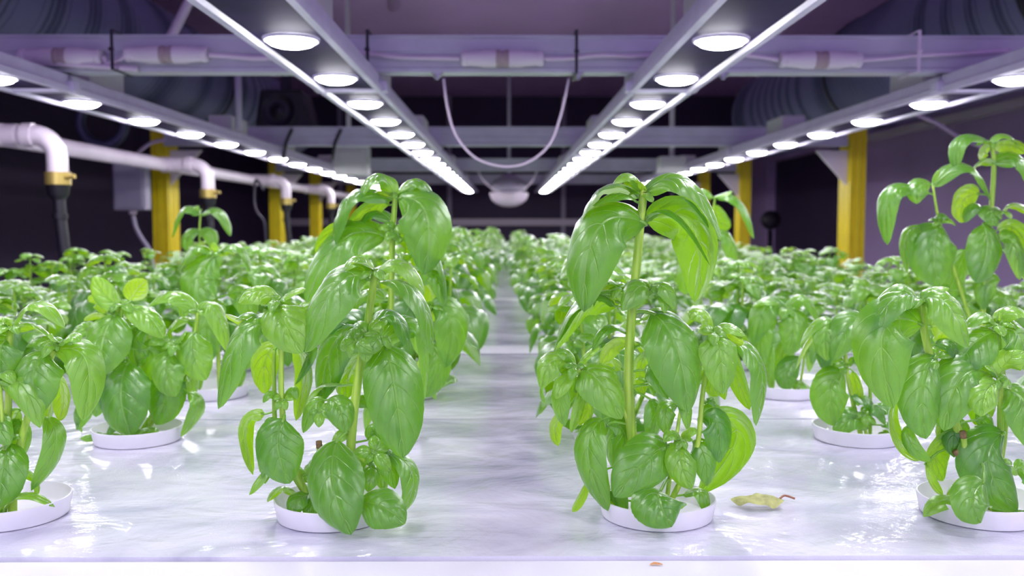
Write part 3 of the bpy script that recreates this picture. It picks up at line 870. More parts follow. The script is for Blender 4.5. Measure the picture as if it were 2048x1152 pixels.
# -- tall plant at the right edge, third row
used[(3,2)] = 1
D = rowY(2)
LV = [
 (1978,284, 1922,278, 1912,344, 40, (-.45,.75,.5), .6, .2),
 (1980,286, 2010,270, 2040,296, 26, (.1,.9,.4), .2, .7),
 (1985,292, 2020,288, 2052,306, 44, (.15,.7,-.5), .2, .9),
 (1982,292, 1966,300, 1962,322, 32, (-.1,.4,-.7), .4, .8),
 (1986,326, 2040,318, 2066,385, 64, (.3,.7,.6), .8, .15),
 (1986,330, 1962,322, 1940,350, 34, (-.2,.8,-.3), .2, .5),
 (1868,374, 1930,330, 1984,404, 54, (.2,.9,.4), .8, .2),
 (1862,368, 1838,372, 1834,408, 50, (-.3,.5,.8), 1.2, .4),
 (1864,366, 1872,352, 1878,340, 10, (0,.6,.6), .6, .9),
 (1846,386, 1780,384, 1775,490, 54, (-.55,.65,.45), .8, .2),
 (1882,450, 1868,500, 1880,574, 102, (-.1,.22,.97), 1.6, .2),
 (1966,448, 1974,500, 1952,566, 78, (.1,.25,.95), 1.4, .15),
 (1852,456, 1812,470, 1814,544, 44, (-.6,.3,.2), .2, .5),
 (1866,460, 1838,480, 1830,540, 46, (-.3,.2,-.8), -.4, .8),
 (1958,388, 1925,400, 1925,446, 60, (-.2,.2,-.85), -.6, .9),
 (1965,415, 1945,412, 1930,446, 34, (-.3,.7,.4), .6, .1),
 (1982,418, 1985,425, 1995,452, 54, (.1,.6,.7), 1.0, .2),
 (2004,424, 2030,408, 2060,432, 34, (.1,.8,-.2), .2, .8),
 (1995,460, 2030,455, 2065,510, 50, (.3,.5,-.5), .2, .5),
 (2000,480, 2030,490, 2040,560, 60, (.3,.3,.85), 1.0, .5),
 (2010,500, 2045,510, 2065,580, 60, (.4,.4,.8), .4, .4),
 (1985,600, 2015,600, 2035,640, 60, (.3,.6,.7), .8, .3),
 (1868,440, 1880,428, 1900,438, 26, (.1,.8,.5), 1.0, .2),
 (1935,500, 1915,560, 1935,620, 60, (.1,.2,.8), -.8, .1),
 (1945,600, 1930,620, 1935,680, 56, (-.2,.3,.8), 0, .2),
 (1985,640, 2010,660, 2000,720, 60, (.2,.3,.8), .4, .2),
 (2000,560, 1975,570, 1968,620, 46, (-.2,.3,.8), .4, .3),
 (1900,580, 1870,590, 1860,650, 50, (-.4,.4,.6), -.2, .4),
]
hand_plant(D, None, 'tallest basil plant, third row at the right edge, reaching up towards the lamps',
  [(.0030, [(1962,780,0), (1965,640,0), (1972,520,0), (1984,400,0), (1988,320,0), (1982,286,.1)]), (.0018, [(1960,700,0), (1915,560,.2), (1880,450,.4), (1866,372,.5)])],
  LV, [(1982,286,.2,.015,4,(0,1,.4)), (1986,420,.4,.018,5,(.2,.8,.6)), (1880,445,.6,.016,4,(-.1,.9,.4)), (2005,425,.1,.016,4,(.2,.9,.2))],
  83, cup_at=at(3,2))

# -- third row right
used[(2,2)] = 1
LV = [
 (1570,622, 1530,616, 1508,690, 60, (-.4,.6,.6), .8, .3),
 (1575,618, 1610,596, 1640,650, 48, (.3,.85,.3), .4, .6),
 (1565,620, 1545,600, 1505,612, 34, (-.2,.9,.3), .2, .8),
 (1578,625, 1590,650, 1578,712, 62, (.05,.3,.94), 1.4, .3),
 (1555,640, 1520,660, 1525,735, 56, (-.5,.3,.6), .6, .2),
 (1605,650, 1635,660, 1625,730, 50, (.4,.4,.6), .4, .4),
 (1545,690, 1535,730, 1545,785, 28, (-.4,.1,.5), .4, .3),
 (1600,715, 1575,745, 1580,780, 50, (-.1,.25,.95), 1.4, .1),
 (1580,770, 1602,765, 1628,792, 30, (.2,.8,.4), 1.0, .4),
 (1575,680, 1560,720, 1562,760, 40, (-.2,.3,.7), -.4, .2),
 (1600,690, 1625,700, 1618,745, 44, (.4,.3,.5), 0, .5),
]
hand_plant(D, None, 'basil plant in the third row right with its white cup rim bare in front',
  [(.0020, [(1592,790,0), (1585,700,0), (1573,620,.1)]), (.0014, [(1596,790,0), (1608,720,0), (1610,650,0)])],
  LV, [(1573,618,.2,.022,6,(0,1,.4)), (1610,648,0,.018,5,(0,1,.4))],
  97, cup_at=at(2,2))

# -- third row left with broad drooping crown
used[(-1,2)] = 1
LV = [
 (428,512, 398,560, 432,596, 86, (-.05,.35,.94), 2.0, .2),
 (424,506, 388,498, 356,545, 48, (-.4,.85,.2), .4, .5),
 (434,506, 478,492, 502,545, 48, (.4,.85,.1), .4, .4),
 (420,504, 405,495, 380,512, 24, (-.2,.8,-.4), .0, .9),
 (428,506, 428,496, 426,484, 16, (0,.4,.9), .6, 1.0),
 (436,512, 455,500, 470,510, 24, (.2,.8,-.4), 0, .9),
 (400,580, 370,590, 365,640, 60, (-.4,.5,.6), .4, .3),
 (455,590, 490,590, 500,650, 60, (.4,.5,.6), .4, .3),
 (430,620, 410,660, 425,720, 66, (-.1,.3,.9), 1.2, .15),
 (470,650, 500,680, 490,740, 55, (.3,.3,.8), .8, .2),
 (400,700, 385,730, 400,780, 50, (-.3,.3,.8), .8, .2),
 (450,720, 470,740, 465,785, 44, (.3,.3,.8), 1.0, .2),
]
hand_plant(D, None, 'basil plant in the third row left, broad top leaf folded down in front',
  [(.0022, [(440,790,0), (436,700,0), (430,600,0), (428,506,.1)])],
  LV, [(428,505,.2,.012,4,(0,1,.4)), (430,610,.4,.018,5,(0,.8,.6)), (405,700,.6,.018,5,(-.3,.8,.5))],
  101, cup_at=at(-1,2))
# ------------------------------------------------------------------ two spindly plants of the middle rows
D = rowY(5)
used[(-2,5)] = 1
LV = [
 (400,430, 366,418, 344,476, 38, (-.4,.85,.3), .4, .4),
 (402,430, 438,422, 461,472, 36, (.4,.85,.3), .3, .3),
 (398,428, 392,420, 398,412, 24, (0,.7,.7), .4, .6),
 (399,462, 375,470, 372,500, 36, (-.2,.6,.6), .8, .2),
 (399,462, 420,466, 425,500, 34, (.3,.6,.6), .6, .4),
 (398,500, 380,510, 376,545, 40, (-.3,.5,.7), .8, .3),
 (400,500, 425,510, 425,545, 40, (.3,.5,.7), .8, .3),
 (399,540, 390,560, 395,600, 44, (0,.3,.9), .8, .2),
]
hand_plant(D, None, 'thin basil plant left, its top pair of leaves arching over like an umbrella',
  [(.0020, [(400,640,0), (399,540,0), (399,462,0), (401,430,0)])], LV, [(400,466,.2,.014,4,(0,1,.3))], 111, cup_at=at(-2,5))
used[(2,4)] = 1
D = rowY(4)
LV = [
 (1432,396, 1478,404, 1508,478, 46, (.5,.75,.4), .6, .2),
 (1428,394, 1450,388, 1464,382, 14, (0,.8,.5), .4, .8),
 (1426,396, 1396,385, 1360,420, 44, (-.2,.85,.4), .4, .5),
 (1430,410, 1440,440, 1462,452, 40, (.2,.4,-.6), -.3, .5),
 (1422,470, 1400,500, 1410,545, 60, (-.2,.3,.8), .6, .3),
 (1430,470, 1460,480, 1470,540, 50, (.4,.5,.6), .4, .3),
 (1424,520, 1380,530, 1370,590, 56, (-.3,.5,.7), .4, .3),
]
hand_plant(D, None, 'gangly basil plant right of the tall front one, two top leaves before a yellow post',
  [(.0022, [(1420,690,0), (1424,560,0), (1424,460,0), (1430,394,0)])], LV, [(1426,470,.2,.020,5,(0,1,.3)), (1424,540,.2,.020,5,(0,1,.3))], 113, cup_at=at(2,4))

# ------------------------------------------------------------------ all the other plants
ORD = ['first', 'second', 'third', 'fourth', 'fifth', 'sixth', 'seventh', 'eighth', 'ninth', 'tenth', 'eleventh', 'twelfth',
       'thirteenth', 'fourteenth', 'fifteenth', 'sixteenth', 'seventeenth', 'eighteenth', 'nineteenth', 'twentieth']
NROW = 28
def variant_bank(n, nu, nv, seed0, heights, dense=1.0):
    bank = []
    for i in range(n):
        h = heights[i % len(heights)]
        fol, st = plant_meshes(seed0 + i, h, nu, nv, nstems=4 if i % 2 else 3, dense=dense)
        fo = fol.build('foliage', MLEAF, None, tone=True); so = st.build('stem', MSTEM, None)
        bank.append((fo.data, so.data, h))
        bpy.data.objects.remove(fo); bpy.data.objects.remove(so)
    return bank
near_bank = variant_bank(9, 8, 12, 500, (.138, .128, .146, .134, .150, .130))
far_bank = variant_bank(7, 4, 7, 700, (.140, .130, .146, .136))
rng = random.Random(5)
SKIP = set()
def place_plant(j, k):
    side = 'left' if j <= 0 else 'right'
    cn = ORD[(-j if j <= 0 else j-1)]
    bank = near_bank if k < 9 else far_bank
    fm, sm, h = bank[rng.randrange(len(bank))]
    if k < 18:
        lab = f'green basil plant in the {cn} column {side} of the aisle, {ORD[k]} row from the front'
        grp = 'basil plants in white cups on the growing table'
    else:
        lab = f'small blurred basil plant at the far end of the {cn} column {side} of the aisle'
        grp = f'far basil plants of the {cn} column {side} of the aisle'
    root = empty('basil_plant', at(j, k), lab, 'plant', grp)
    root.rotation_euler.z = rng.uniform(0, 6.28)
    lean = j in (0, 1) and k >= 11
    if lean: root.location.x += .020*(1 if j == 0 else -1)
    s = rng.uniform(.90, 1.08)
    if k > 12: s *= 1.04
    zz = 1.22 if (j == 0 and k < 12) else 1.0
    if j > 0 and k >= 4: zz = .76 if j > 1 else .88
    elif j < -1 and k >= 4: zz = .84
    root.scale = (s*rng.uniform(1.0, 1.10)*(1.07 if lean else 1),)*2 + (s*zz,)
    for nm, me in (('foliage', fm), ('stem', sm)):
        o = bpy.data.objects.new(nm, me); COL.objects.link(o); o.parent = root
    if k < 14: make_cup(root)
for k in range(NROW):
    for j in range(-4, 6):
        if (j, k) in used or (j, k) in SKIP: continue
        x = colX(j)
        if abs(x)/rowY(k)*F - 0.12/rowY(k)*F > 1035: continue      # wholly outside the frame
        place_plant(j, k)
# ------------------------------------------------------------------ growing table
HW = 1.06
TEND = rowY(NROW-1) + .16
tbl = empty('growing_table', (0, 0, 0), 'long white growing table whose plain front edge runs along the bottom of the picture', 'table')
mb = MB(); mb.box((-HW, .30, TZ-.0605), (HW, .4885, TZ-.0010)); 
mb.build('front_rim', MLIP, tbl, smooth=False, bevel=.003)
mb = MB(); mb.box((-HW, .489, TZ-.10), (HW, TEND, TZ-.0325)); mb.build('tray', MLIP, tbl, smooth=False)
for sx in (-1, 1):
    for y in (.40, 2.4, 4.4, TEND-.1):
        mb = MB(); mb.box((sx*(HW-.04)-.03, y-.03, 0.001), (sx*(HW-.04)+.03, y+.03, TZ-.1005)); mb.build('leg', MALU, tbl, smooth=False)
seams = [.489, .842, 1.262, 1.70, 2.13, 2.56, 2.99, 3.42, 3.85, 4.28, 4.71, 5.14, 5.57, TEND]
for i in range(len(seams)-1):
    y0, y1 = seams[i]+.0012, seams[i+1]-.0012
    nm = ['front-most', 'second', 'third', 'fourth', 'fifth', 'sixth', 'seventh', 'eighth', 'ninth', 'tenth', 'eleventh', 'twelfth', 'thirteenth'][i]
    mb = MB()
    nx, ny = 60, 12
    vs = []; fs = []
    r2 = random.Random(i)
    for a in range(ny+1):
        for b in range(nx+1):
            vs.append((-HW + 2*HW*b/nx, y0 + (y1-y0)*a/ny, TZ))
    for a in range(ny):
        for b in range(nx):
            q = a*(nx+1)+b; fs.append((q, q+1, q+nx+2, q+nx+1))
    mb.add(vs, fs)
    # skirt and underside
    mb.add([(-HW,y0,TZ),(HW,y0,TZ),(HW,y1,TZ),(-HW,y1,TZ),(-HW,y0,TZ-.032),(HW,y0,TZ-.032),(HW,y1,TZ-.032),(-HW,y1,TZ-.032)],
           [(0,4,5,1),(1,5,6,2),(2,6,7,3),(3,7,4,0),(4,7,6,5)])
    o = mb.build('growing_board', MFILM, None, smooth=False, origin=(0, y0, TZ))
    tag(o, f'{nm} white board under wrinkled clear film on the growing table', 'board', 'film covered boards on the growing table')
    # smooth white end strip at the joint of some boards
    if i in (2, 4):
        mb = MB(); yy = seams[i]
        w = .085
        mb.box((-HW, yy+.002, TZ+.0002), (HW, yy+w, TZ+.0016))
        e = mb.build('edge_strip', MLIP, None, smooth=False, origin=(0, y0, TZ)); rel2(e, o)
        e['label'] = 'plain bright white strip across the near end of the board'

# fallen leaf and crumb
c = P(1530, 1028, .5755)
c.z = TZ
mb = MB(); r = random.Random(3)
q = lambda x, y, h=0: V((P(x, 1025, .575).x, .575 - (y-1025)*.0009, TZ + h))
add_leaf(mb, q(1566, 1024, .005), q(1515, 1028, .0075), q(1464, 1020, .0045), .0135, (0, -.25, 1), r, 14, 36, .4, .16, .08, .13)
for i, p in enumerate(mb.v): mb.v[i] = (p[0], p[1], max(p[2], TZ+.0008))
MDRY = simple('dried_leaf', (0.46, 0.48, 0.17), 0.6, noise=0.35, nscale=180, bump=.3)
MDRYS = simple('dried_stalk', (0.34, 0.14, 0.08), 0.6)
fl = empty('fallen_leaf', c, 'pale dried curled basil leaf with a brown stalk lying on the table', 'leaf')
o = mb.build('leaf_blade', MDRY, None, origin=c); rel2(o, fl)
mb = MB(); mb.tube(smoothpath([q(1560,1024,.0055), q(1575,1018,.0060), q(1594,1020,.0045)], 6), .0007, n=8)
o = mb.build('stalk', MDRYS, None, origin=c); rel2(o, fl)
mb = MB(); cc = P(1312, 1143, .478); cc.z = TZ-.0010
add_leaf(mb, V((-.0034,0,.0008)), V((0,.0008,.0016)), V((.0036,-.0006,.0009)), .0022, (0,-.2,1), r, 6, 10, 0, .2, .05, .1)
tag(mb.build('crumb', simple('orange_crumb', (.62,.30,.12), .7, noise=.3, nscale=900), None), 'tiny orange brown flake on the white front edge of the table', 'crumb').location = cc

# ------------------------------------------------------------------ grow lights
HL = 0.255                                  # lens plane above the camera
LZ = CAMZ + HL
SEG = 1.67
def make_bar(length, nled, box_at=None):
    """bar along +y from the origin, lens plane at z = 0"""
    root = empty('grow_light_bar', (0,0,0))
    w = .061; fl_ = .0135; hh = .028
    mb = MB()
    prof = [(-w,-.006),(-w+.0105,-.006),(-w+fl_,.0),(w-fl_,.0),(w-.0105,-.006),(w,-.006),(w,.006),(w-.006,.010),(w-.006,hh),(-w+.006,hh),(-w+.006,.010),(-w,.006)]
    n = len(prof)
    vs = [(x, .004, z) for x, z in prof] + [(x, length-.004, z) for x, z in prof]
    fs = [(i, i+n, (i+1) % n + n, (i+1) % n) for i in range(n) if i != 2]
    fs += [tuple(range(n)), tuple(range(2*n-1, n-1, -1))]
    mb.add(vs, fs)
    mb.build('housing', MALU, root, smooth=False)
    mb = MB(); mb.box((-w+fl_+.0003, .006, .0004), (w-fl_-.0003, length-.006, .0016)); mb.build('lamp_plate', MPLATE, root, smooth=False)
    for y in (0.0, length):
        mb = MB(); a, b = (y-.001, y+.013) if y == 0 else (y-.013, y+.001)
        mb.box((-w-.008, a, -.004), (w+.008, b, .016)); mb.box((-w*.55, a, .016), (w*.55, b, .0328))
        mb.build('end_bracket', MALU, root, smooth=False, bevel=.002)
    for i in range(nled):
        y = .167 + .334*i
        mb = MB()
        R = .0355
        mb.lathe([(R*1.10, -.0002), (R*1.08, -.004), (R*1.0, -.0045), (R*.99, -.0005)], (0, y, 0), n=28)
        l = mb.build('lens_ring', MALU, root)
        mb = MB()
        mb.lathe([(R*.985, -.0012), (R*.94, -.0050), (R*.80, -.0090), (R*.54, -.0118), (R*.25, -.0128), (0.0005, -.0130)], (0, y, 0), n=28)
        l = mb.build('led_lens', MLED, root)
    for y in ((.30, 1.25) if box_at is None else box_at):
        if y > length - .15: continue
        mb = MB(); mb.box((-.034, y, hh+.001), (.040, y+.17, hh+.052)); mb.build('driver_box', MBOX, root, smooth=False, bevel=.004)
    return root
XR = [-.89, -.297, .297, .89]
XN = ['left outer', 'left inner', 'right inner', 'right outer']
proto = make_bar(SEG-.004, 5, (.12, 1.10)); short = make_bar(.70, 2, (.30,))
hung = make_bar(SEG-.004, 5, (.12, 1.10))
for hy in (.09, .16):
    mb = MB(); mb.tube([(0, hy, .0285), (0, hy, 1.22-HL-.0005)], .0025, n=8); mb.build('hanger_wire', MSTEEL, hung)
first = {5: True, 2: True, 1: True}
for ci, x in enumerate(XR):
    for si, y in enumerate((1.80-2*SEG, 1.80-SEG, 1.80, 1.80+SEG, 1.80+2*SEG, 1.80+3*SEG)):
        src, key = (short, 2) if si == 5 else (hung, 1) if si < 2 else (proto, 5)
        o = src if first[key] else copy_tree(src); first[key] = False
        o.location = (x, y, LZ)
        wh = ['overhead behind the viewer', 'nearest one, cut by the picture edge', 'beyond the first cross beam', 'beyond the second cross beam', 'beyond the third cross beam', 'short, at the far end'][si]
        tag(o, f'{XN[ci]} grow light bar, {wh}', 'grow light', 'grow light bars over the table')
# ------------------------------------------------------------------ cross beams with cables
BZ0, BZ1 = CAMZ + .288, CAMZ + .358
def add_beam(y, lab, bolts=()):
    root = empty('cross_beam', (0, y, BZ0), lab, 'beam', 'aluminium cross beams over the lamps')
    mb = MB()
    prof = [(0,0),(.045,0),(.045,.07),(0,.07),(0,.066),(.003,.064),(.003,.040),(.0055,.038),(.0055,.034),(.003,.032),(.003,.010),(0,.008)]
    n = len(prof)
    mb.add([(-1.27, a, b) for a, b in prof] + [(1.27, a, b) for a, b in prof],
           [(i, (i+1) % n, (i+1) % n + n, i+n) for i in range(n)] + [tuple(range(n-1, -1, -1)), tuple(range(n, 2*n))])
    mb.build('beam_profile', MBEAM, root, smooth=False)
    for bx in bolts:
        mb = MB(); mb.lathe([(.0, -.012), (.004, -.012), (.004, -.007), (.008, -.007), (.008, -.0035), (.012, -.003), (.012, -.0002), (0, -.0002)], (bx, .012, 0), n=12)
        mb.build('bolt', MSTEEL, root, smooth=False)
    # hangers that carry the four light bars
    for x in XR:
        mb = MB(); mb.box((x-.016, .008, -.0325+.029), (x+.016, .040, -.0005)) ; 
    return root
BY = [1.79, 3.46, 5.13, 6.80]
bx = lambda px, y: P(px, 100, y).x
add_beam(BY[0], 'nearest aluminium cross beam, plugged white cables along its face', [bx(873, BY[0]), bx(1157, BY[0]), bx(1450, BY[0])])
add_beam(BY[1], 'second aluminium cross beam from the viewer, above the cable loop', [-.25, .25])
add_beam(BY[2], 'third aluminium cross beam from the viewer', [-.25, .25])
add_beam(BY[3], 'farthest aluminium cross beam, above the white dome at the back')

def connector(px, py, y, lab, length=.155, seal=True):
    c = P(px, py, y)
    root = empty('cable_connector', c, lab, 'connector', 'white cable connectors on the nearest cross beam')
    L = length/2
    for s in (-1, 1):
        mb = MB()
        pr = [(.0055, .0), (.0065, .004), (.0075, .020)] if False else None
        # profile along x from the middle seal outwards
        pf = [(.0, .012), (.0165, .0125), (.0165, .036), (.0150, .040), (.0135, .060), (.0130, L-.012), (.0145, L-.010), (.0145, L-.002), (.0120, L), (.0, L)]
        M = Matrix.Rotation(PI, 3, 'Y') if s < 0 else Matrix.Identity(3)
        vs = []
        for r_, h in pf: pass
        mb.lathe([(r_, -h) for r_, h in pf][::-1], (0,0,0), n=20, axis='x', M=M) if False else mb.tube([V((s*h, 0, 0)) for r_, h in pf], [max(r_, .0005) for r_, h in pf], n=20, cap=False)
        mb.build('plug', MCONN, root, autos=True)
    mb = MB(); mb.tube([(-.012,0,0),(-.011,0,0),(-.005,0,0),(-.004,0,0),(.004,0,0),(.005,0,0),(.011,0,0),(.012,0,0)], [.0155,.0165,.0165,.0145,.0145,.0165,.0165,.0155], n=20)
    mb.build('seal_ring', MSEAL, root, autos=True)
    return root
yb = BY[0] - .0167
connector(1005, 117, yb, 'white cable connector on the nearest beam between the two inner light bars')
connector(334, 109, yb, 'white cable connector on the nearest beam, left, beside a dark tie')
connector(1641, 120, yb, 'white cable connector on the nearest beam, right of the right inner bar')
connector(122, 113, yb+.002, 'pinkish cable connector at the left end of the nearest beam')
def cable(name, pts, r, mat, lab, cat='cable', group=None, n=8, sm=8):
    pts = smoothpath(pts, sm) if sm else [V(p) for p in pts]
    mb = MB(); mb.tube(pts, r, n=n)
    o = mb.build(name, mat, None, origin=pts[0])
    if lab: tag(o, lab, cat, group)
    return o
X0 = .079
def cx(px, s): return P(px, 117, yb).x + s*X0
pc = lambda px, py, y=None: P(px, py, y or yb)
G = 'white power cables along the nearest beam'
cable('power_cable', [V((cx(1005,-1)-.0005,yb,P(1005,117,yb).z)), pc(880,116), pc(800,114), pc(745,108,yb+.006), pc(700,104,yb+.006)], .0042, MCABLE, 'white cable from the middle connector towards the left inner light bar', group=G)
cable('power_cable', [V((cx(1005,1)+.0005,yb,P(1005,117,yb).z)), pc(1130,117), pc(1200,110), pc(1262,112), pc(1330,108,yb+.006)], .0045, MCABLE, 'white cable from the middle connector towards the right inner light bar', group=G)
cable('power_cable', [V((cx(334,1)+.0005,yb,P(334,109,yb).z)), pc(460,112), pc(520,116), pc(600,112,yb+.004)], .0050, MCABLE, 'white cable from the left connector towards the left inner light bar', group=G)
cable('power_cable', [V((cx(334,-1)-.0005,yb,P(334,109,yb).z)), pc(242,118), pc(225,124), pc(214,126,yb+.002), V((cx(122,1)+.0005,yb+.002,P(122,113,yb).z))], .0042, MCABLE, 'white cable joining the two left connectors on the nearest beam', group=G)
cable('power_cable', [V((cx(1641,-1)-.0005,yb,P(1641,120,yb).z)), pc(1520,113), pc(1470,108,yb+.006)], .0042, MCABLE, 'white cable from the right connector towards the right inner light bar', group=G)
cable('power_cable', [V((cx(1641,1)+.0005,yb,P(1641,120,yb).z)), pc(1780,116), pc(1840,110), pc(1900,108), pc(2020,100)], .0042, MCABLE, 'white cable running right from the right connector out of the picture', group=G)
cable('conduit_rod', [pc(62,124), pc(180,131), pc(275,138)], .0055, MCABLE, 'thin pale rod below the connectors at the left end of the nearest beam', cat='rod')
def tie(px, y0p, y1p, mat, lab):
    a = P(px, y0p, yb-.008); b = P(px, y1p, yb-.008)
    mb = MB(); x = a.x
    z0, z1 = b.z, a.z
    path = [(x, yb-.022, z0), (x, yb-.022, z1), (x, BY[0]+.050, z1), (x, BY[0]+.050, z0)]
    w = .0028
    # closed strap around beam and cable
    y0, y1 = yb-.024, BY[0]+.049
    zz0, zz1 = min(z0, BZ0-.002), max(z1, BZ1+.002)
    o1 = [(y0,zz0),(y1,zz0),(y1,zz1),(y0,zz1)]; i1 = [(y0+.0015,zz0+.0015),(y1-.0015,zz0+.0015),(y1-.0015,zz1-.0015),(y0+.0015,zz1-.0015)]
    vs = [(x-w,a_,b_) for a_,b_ in o1]+[(x-w,a_,b_) for a_,b_ in i1]+[(x+w,a_,b_) for a_,b_ in o1]+[(x+w,a_,b_) for a_,b_ in i1]
    fs = []
    for i in range(4):
        k = (i+1) % 4
        fs += [(i,k,k+4,i+4),(i+8,i+12,k+12,k+8),(i,i+8,k+8,k),(i+4,k+4,k+12,i+12)]
    mb.add(vs, fs)
    mb.box((x-w*1.6, yb-.029, (zz0+zz1)/2-.003), (x+w*1.6, yb-.0241, (zz0+zz1)/2+.003))
    tag(mb.build('cable_tie', mat, None, smooth=False), lab, 'cable tie', 'cable ties on the nearest beam')
tie(737, 86, 122, MBLACK, 'black cable tie on the nearest beam beside the left inner light bar')
tie(1152, 86, 150, MBLACK, 'black cable tie on the nearest beam above the right end of the hanging loop')
tie(230, 80, 130, MBLACK, 'black cable tie on the nearest beam beside the left connector')
tie(1832, 84, 146, MCABLE, 'white cable tie on the nearest beam at the right')
# hanging loops
y = BY[0]+.015
cable('hanging_cable', [P(887,157,y), P(895,215,y), P(912,270,y), P(950,315,y), P(1005,333,y), P(1055,325,y), P(1098,290,y), P(1120,235,y), P(1138,157,y)], .0024, MCABLE, 'thin white cable hanging in a large loop under the nearest beam', n=10)
y = BY[2]+.015
cable('hanging_cable', [P(955,340,y), P(968,362,y), P(990,380,y), P(1018,388,y), P(1045,380,y), P(1064,362,y), P(1075,340,y)], .0040, MCABLE, 'smaller white cable loop hanging farther back in front of the dome', n=8)
for px, py1, lab in ((570, 330, 'dark strap hanging from the second beam beside the left outer light bar'), (668, 330, 'dark strap below the second beam further towards the middle')):
    y = BY[1]-.01
    cable('hanging_strap', [P(px+14,258,y), P(px+2,285,y), P(px,300,y), P(px-4,320,y)], .006, MBLACK, lab, 'strap', n=8)
# white boxes hanging beside the second beam
for px0, px1, py0, py1, yy, lab in ((668, 735, 292, 350, 4.2, 'pale grey box hanging between the left light bars beyond the second beam'), (1320, 1372, 312, 345, 4.2, 'pale grey box hanging between the right light bars beyond the second beam')):
    a = P(px0, py1, yy); b = P(px1, py0, yy)
    mb = MB(); mb.box((a.x, yy, a.z), (b.x, yy+.10, b.z)); mb.box((a.x+.02, yy-.006, a.z+.02), (b.x-.02, yy-.0002, b.z-.02))
    mb.box((a.x+.05, yy+.04, b.z), (a.x+.07, yy+.06, CAMZ+1.2))
    tag(mb.build('junction_box', MBOX, None, smooth=False, bevel=.006), lab, 'box')
# dome at the back
c = P(1018, 385, 6.2)
dm = empty('dome_light', c, 'round whitish dome hanging over the aisle at the far end', 'lamp')
mb = MB(); mb.lathe([(.0,.115),(.05,.115),(.06,.10),(.095,.085),(.115,.05),(.118,.02),(.10,.0),(.0,.0)], (0,0,0), n=28); mb.build('dome_body', MGREY, dm, autos=True)
mb = MB(); mb.lathe([(.112,-.001),(.128,-.003),(.128,-.018),(.115,-.05),(.085,-.075),(.045,-.092),(.0005,-.096)], (0,0,0), n=28); mb.build('diffuser', MCABLE, dm)
mb = MB(); mb.tube([(0,0,.1155),(0,0,1.15)], .012, n=10); mb.build('hanger', MGREY, dm)

# ------------------------------------------------------------------ yellow posts
def post(px, y, wpx, lab, s):
    X = P(px, 400, y).x
    root = empty('support_post', (X, y, 0), lab, 'post', 'yellow profile posts beside the table')
    w = .030; d = .12
    mb = MB()
    # slotted profile outline in plan
    def slot(x0, y0, x1, y1, nrm, n):
        pts = []
        for i in range(n):
            a = (i+.32)/n; b = (i+.68)/n
            ax, ay = x0+(x1-x0)*a, y0+(y1-y0)*a; bx_, by_ = x0+(x1-x0)*b, y0+(y1-y0)*b
            pts += [(ax, ay), (ax+nrm[0]*.007, ay+nrm[1]*.007), (bx_+nrm[0]*.007, by_+nrm[1]*.007), (bx_, by_)]
        return pts
    ol = [(-w,0)] + slot(-w,0,w,0,(0,1),2) + [(w,0)] + slot(w,0,w,d,(-1,0),3) + [(w,d)] + [(-w,d)] + slot(-w,d,-w,0,(1,0),3)
    n = len(ol); H = CAMZ + .375
    mb.add([(a,b,.001) for a,b in ol] + [(a,b,H) for a,b in ol], [(i,(i+1)%n,(i+1)%n+n,i+n) for i in range(n)] + [tuple(range(n-1,-1,-1)), tuple(range(n,2*n))])
    mb.build('profile', MYEL, root, smooth=False)
    mb = MB(); g = -s
    # gusset towards the aisle
    z0 = BZ0 - .01
    gx = g*.0305
    mb.add([(gx,.03,z0),(gx+g*.12,.03,z0),(gx,.03,z0-.13),(gx,.05,z0),(gx+g*.12,.05,z0),(gx,.05,z0-.13)], [(0,1,2),(3,5,4),(0,3,4,1),(1,4,5,2),(2,5,3,0)])
    mb.build('gusset', MCONN, root, smooth=False)
for px, y, lab, s in ((320, 3.52, 'thickest yellow post on the left, beside the grey box', -1), (549, 5.19, 'second yellow post on the left, behind the white pipe', -1), (628, 6.3, 'third yellow post on the left', -1), (700, 7.6, 'farthest small yellow post on the left', -1),
                  (1715, 3.52, 'thickest yellow post, right of the table', 1), (1491, 5.19, 'second yellow post on the right', 1), (1411, 6.3, 'third and thin yellow post on the right', 1)):
    post(px, y, 0, lab, s)

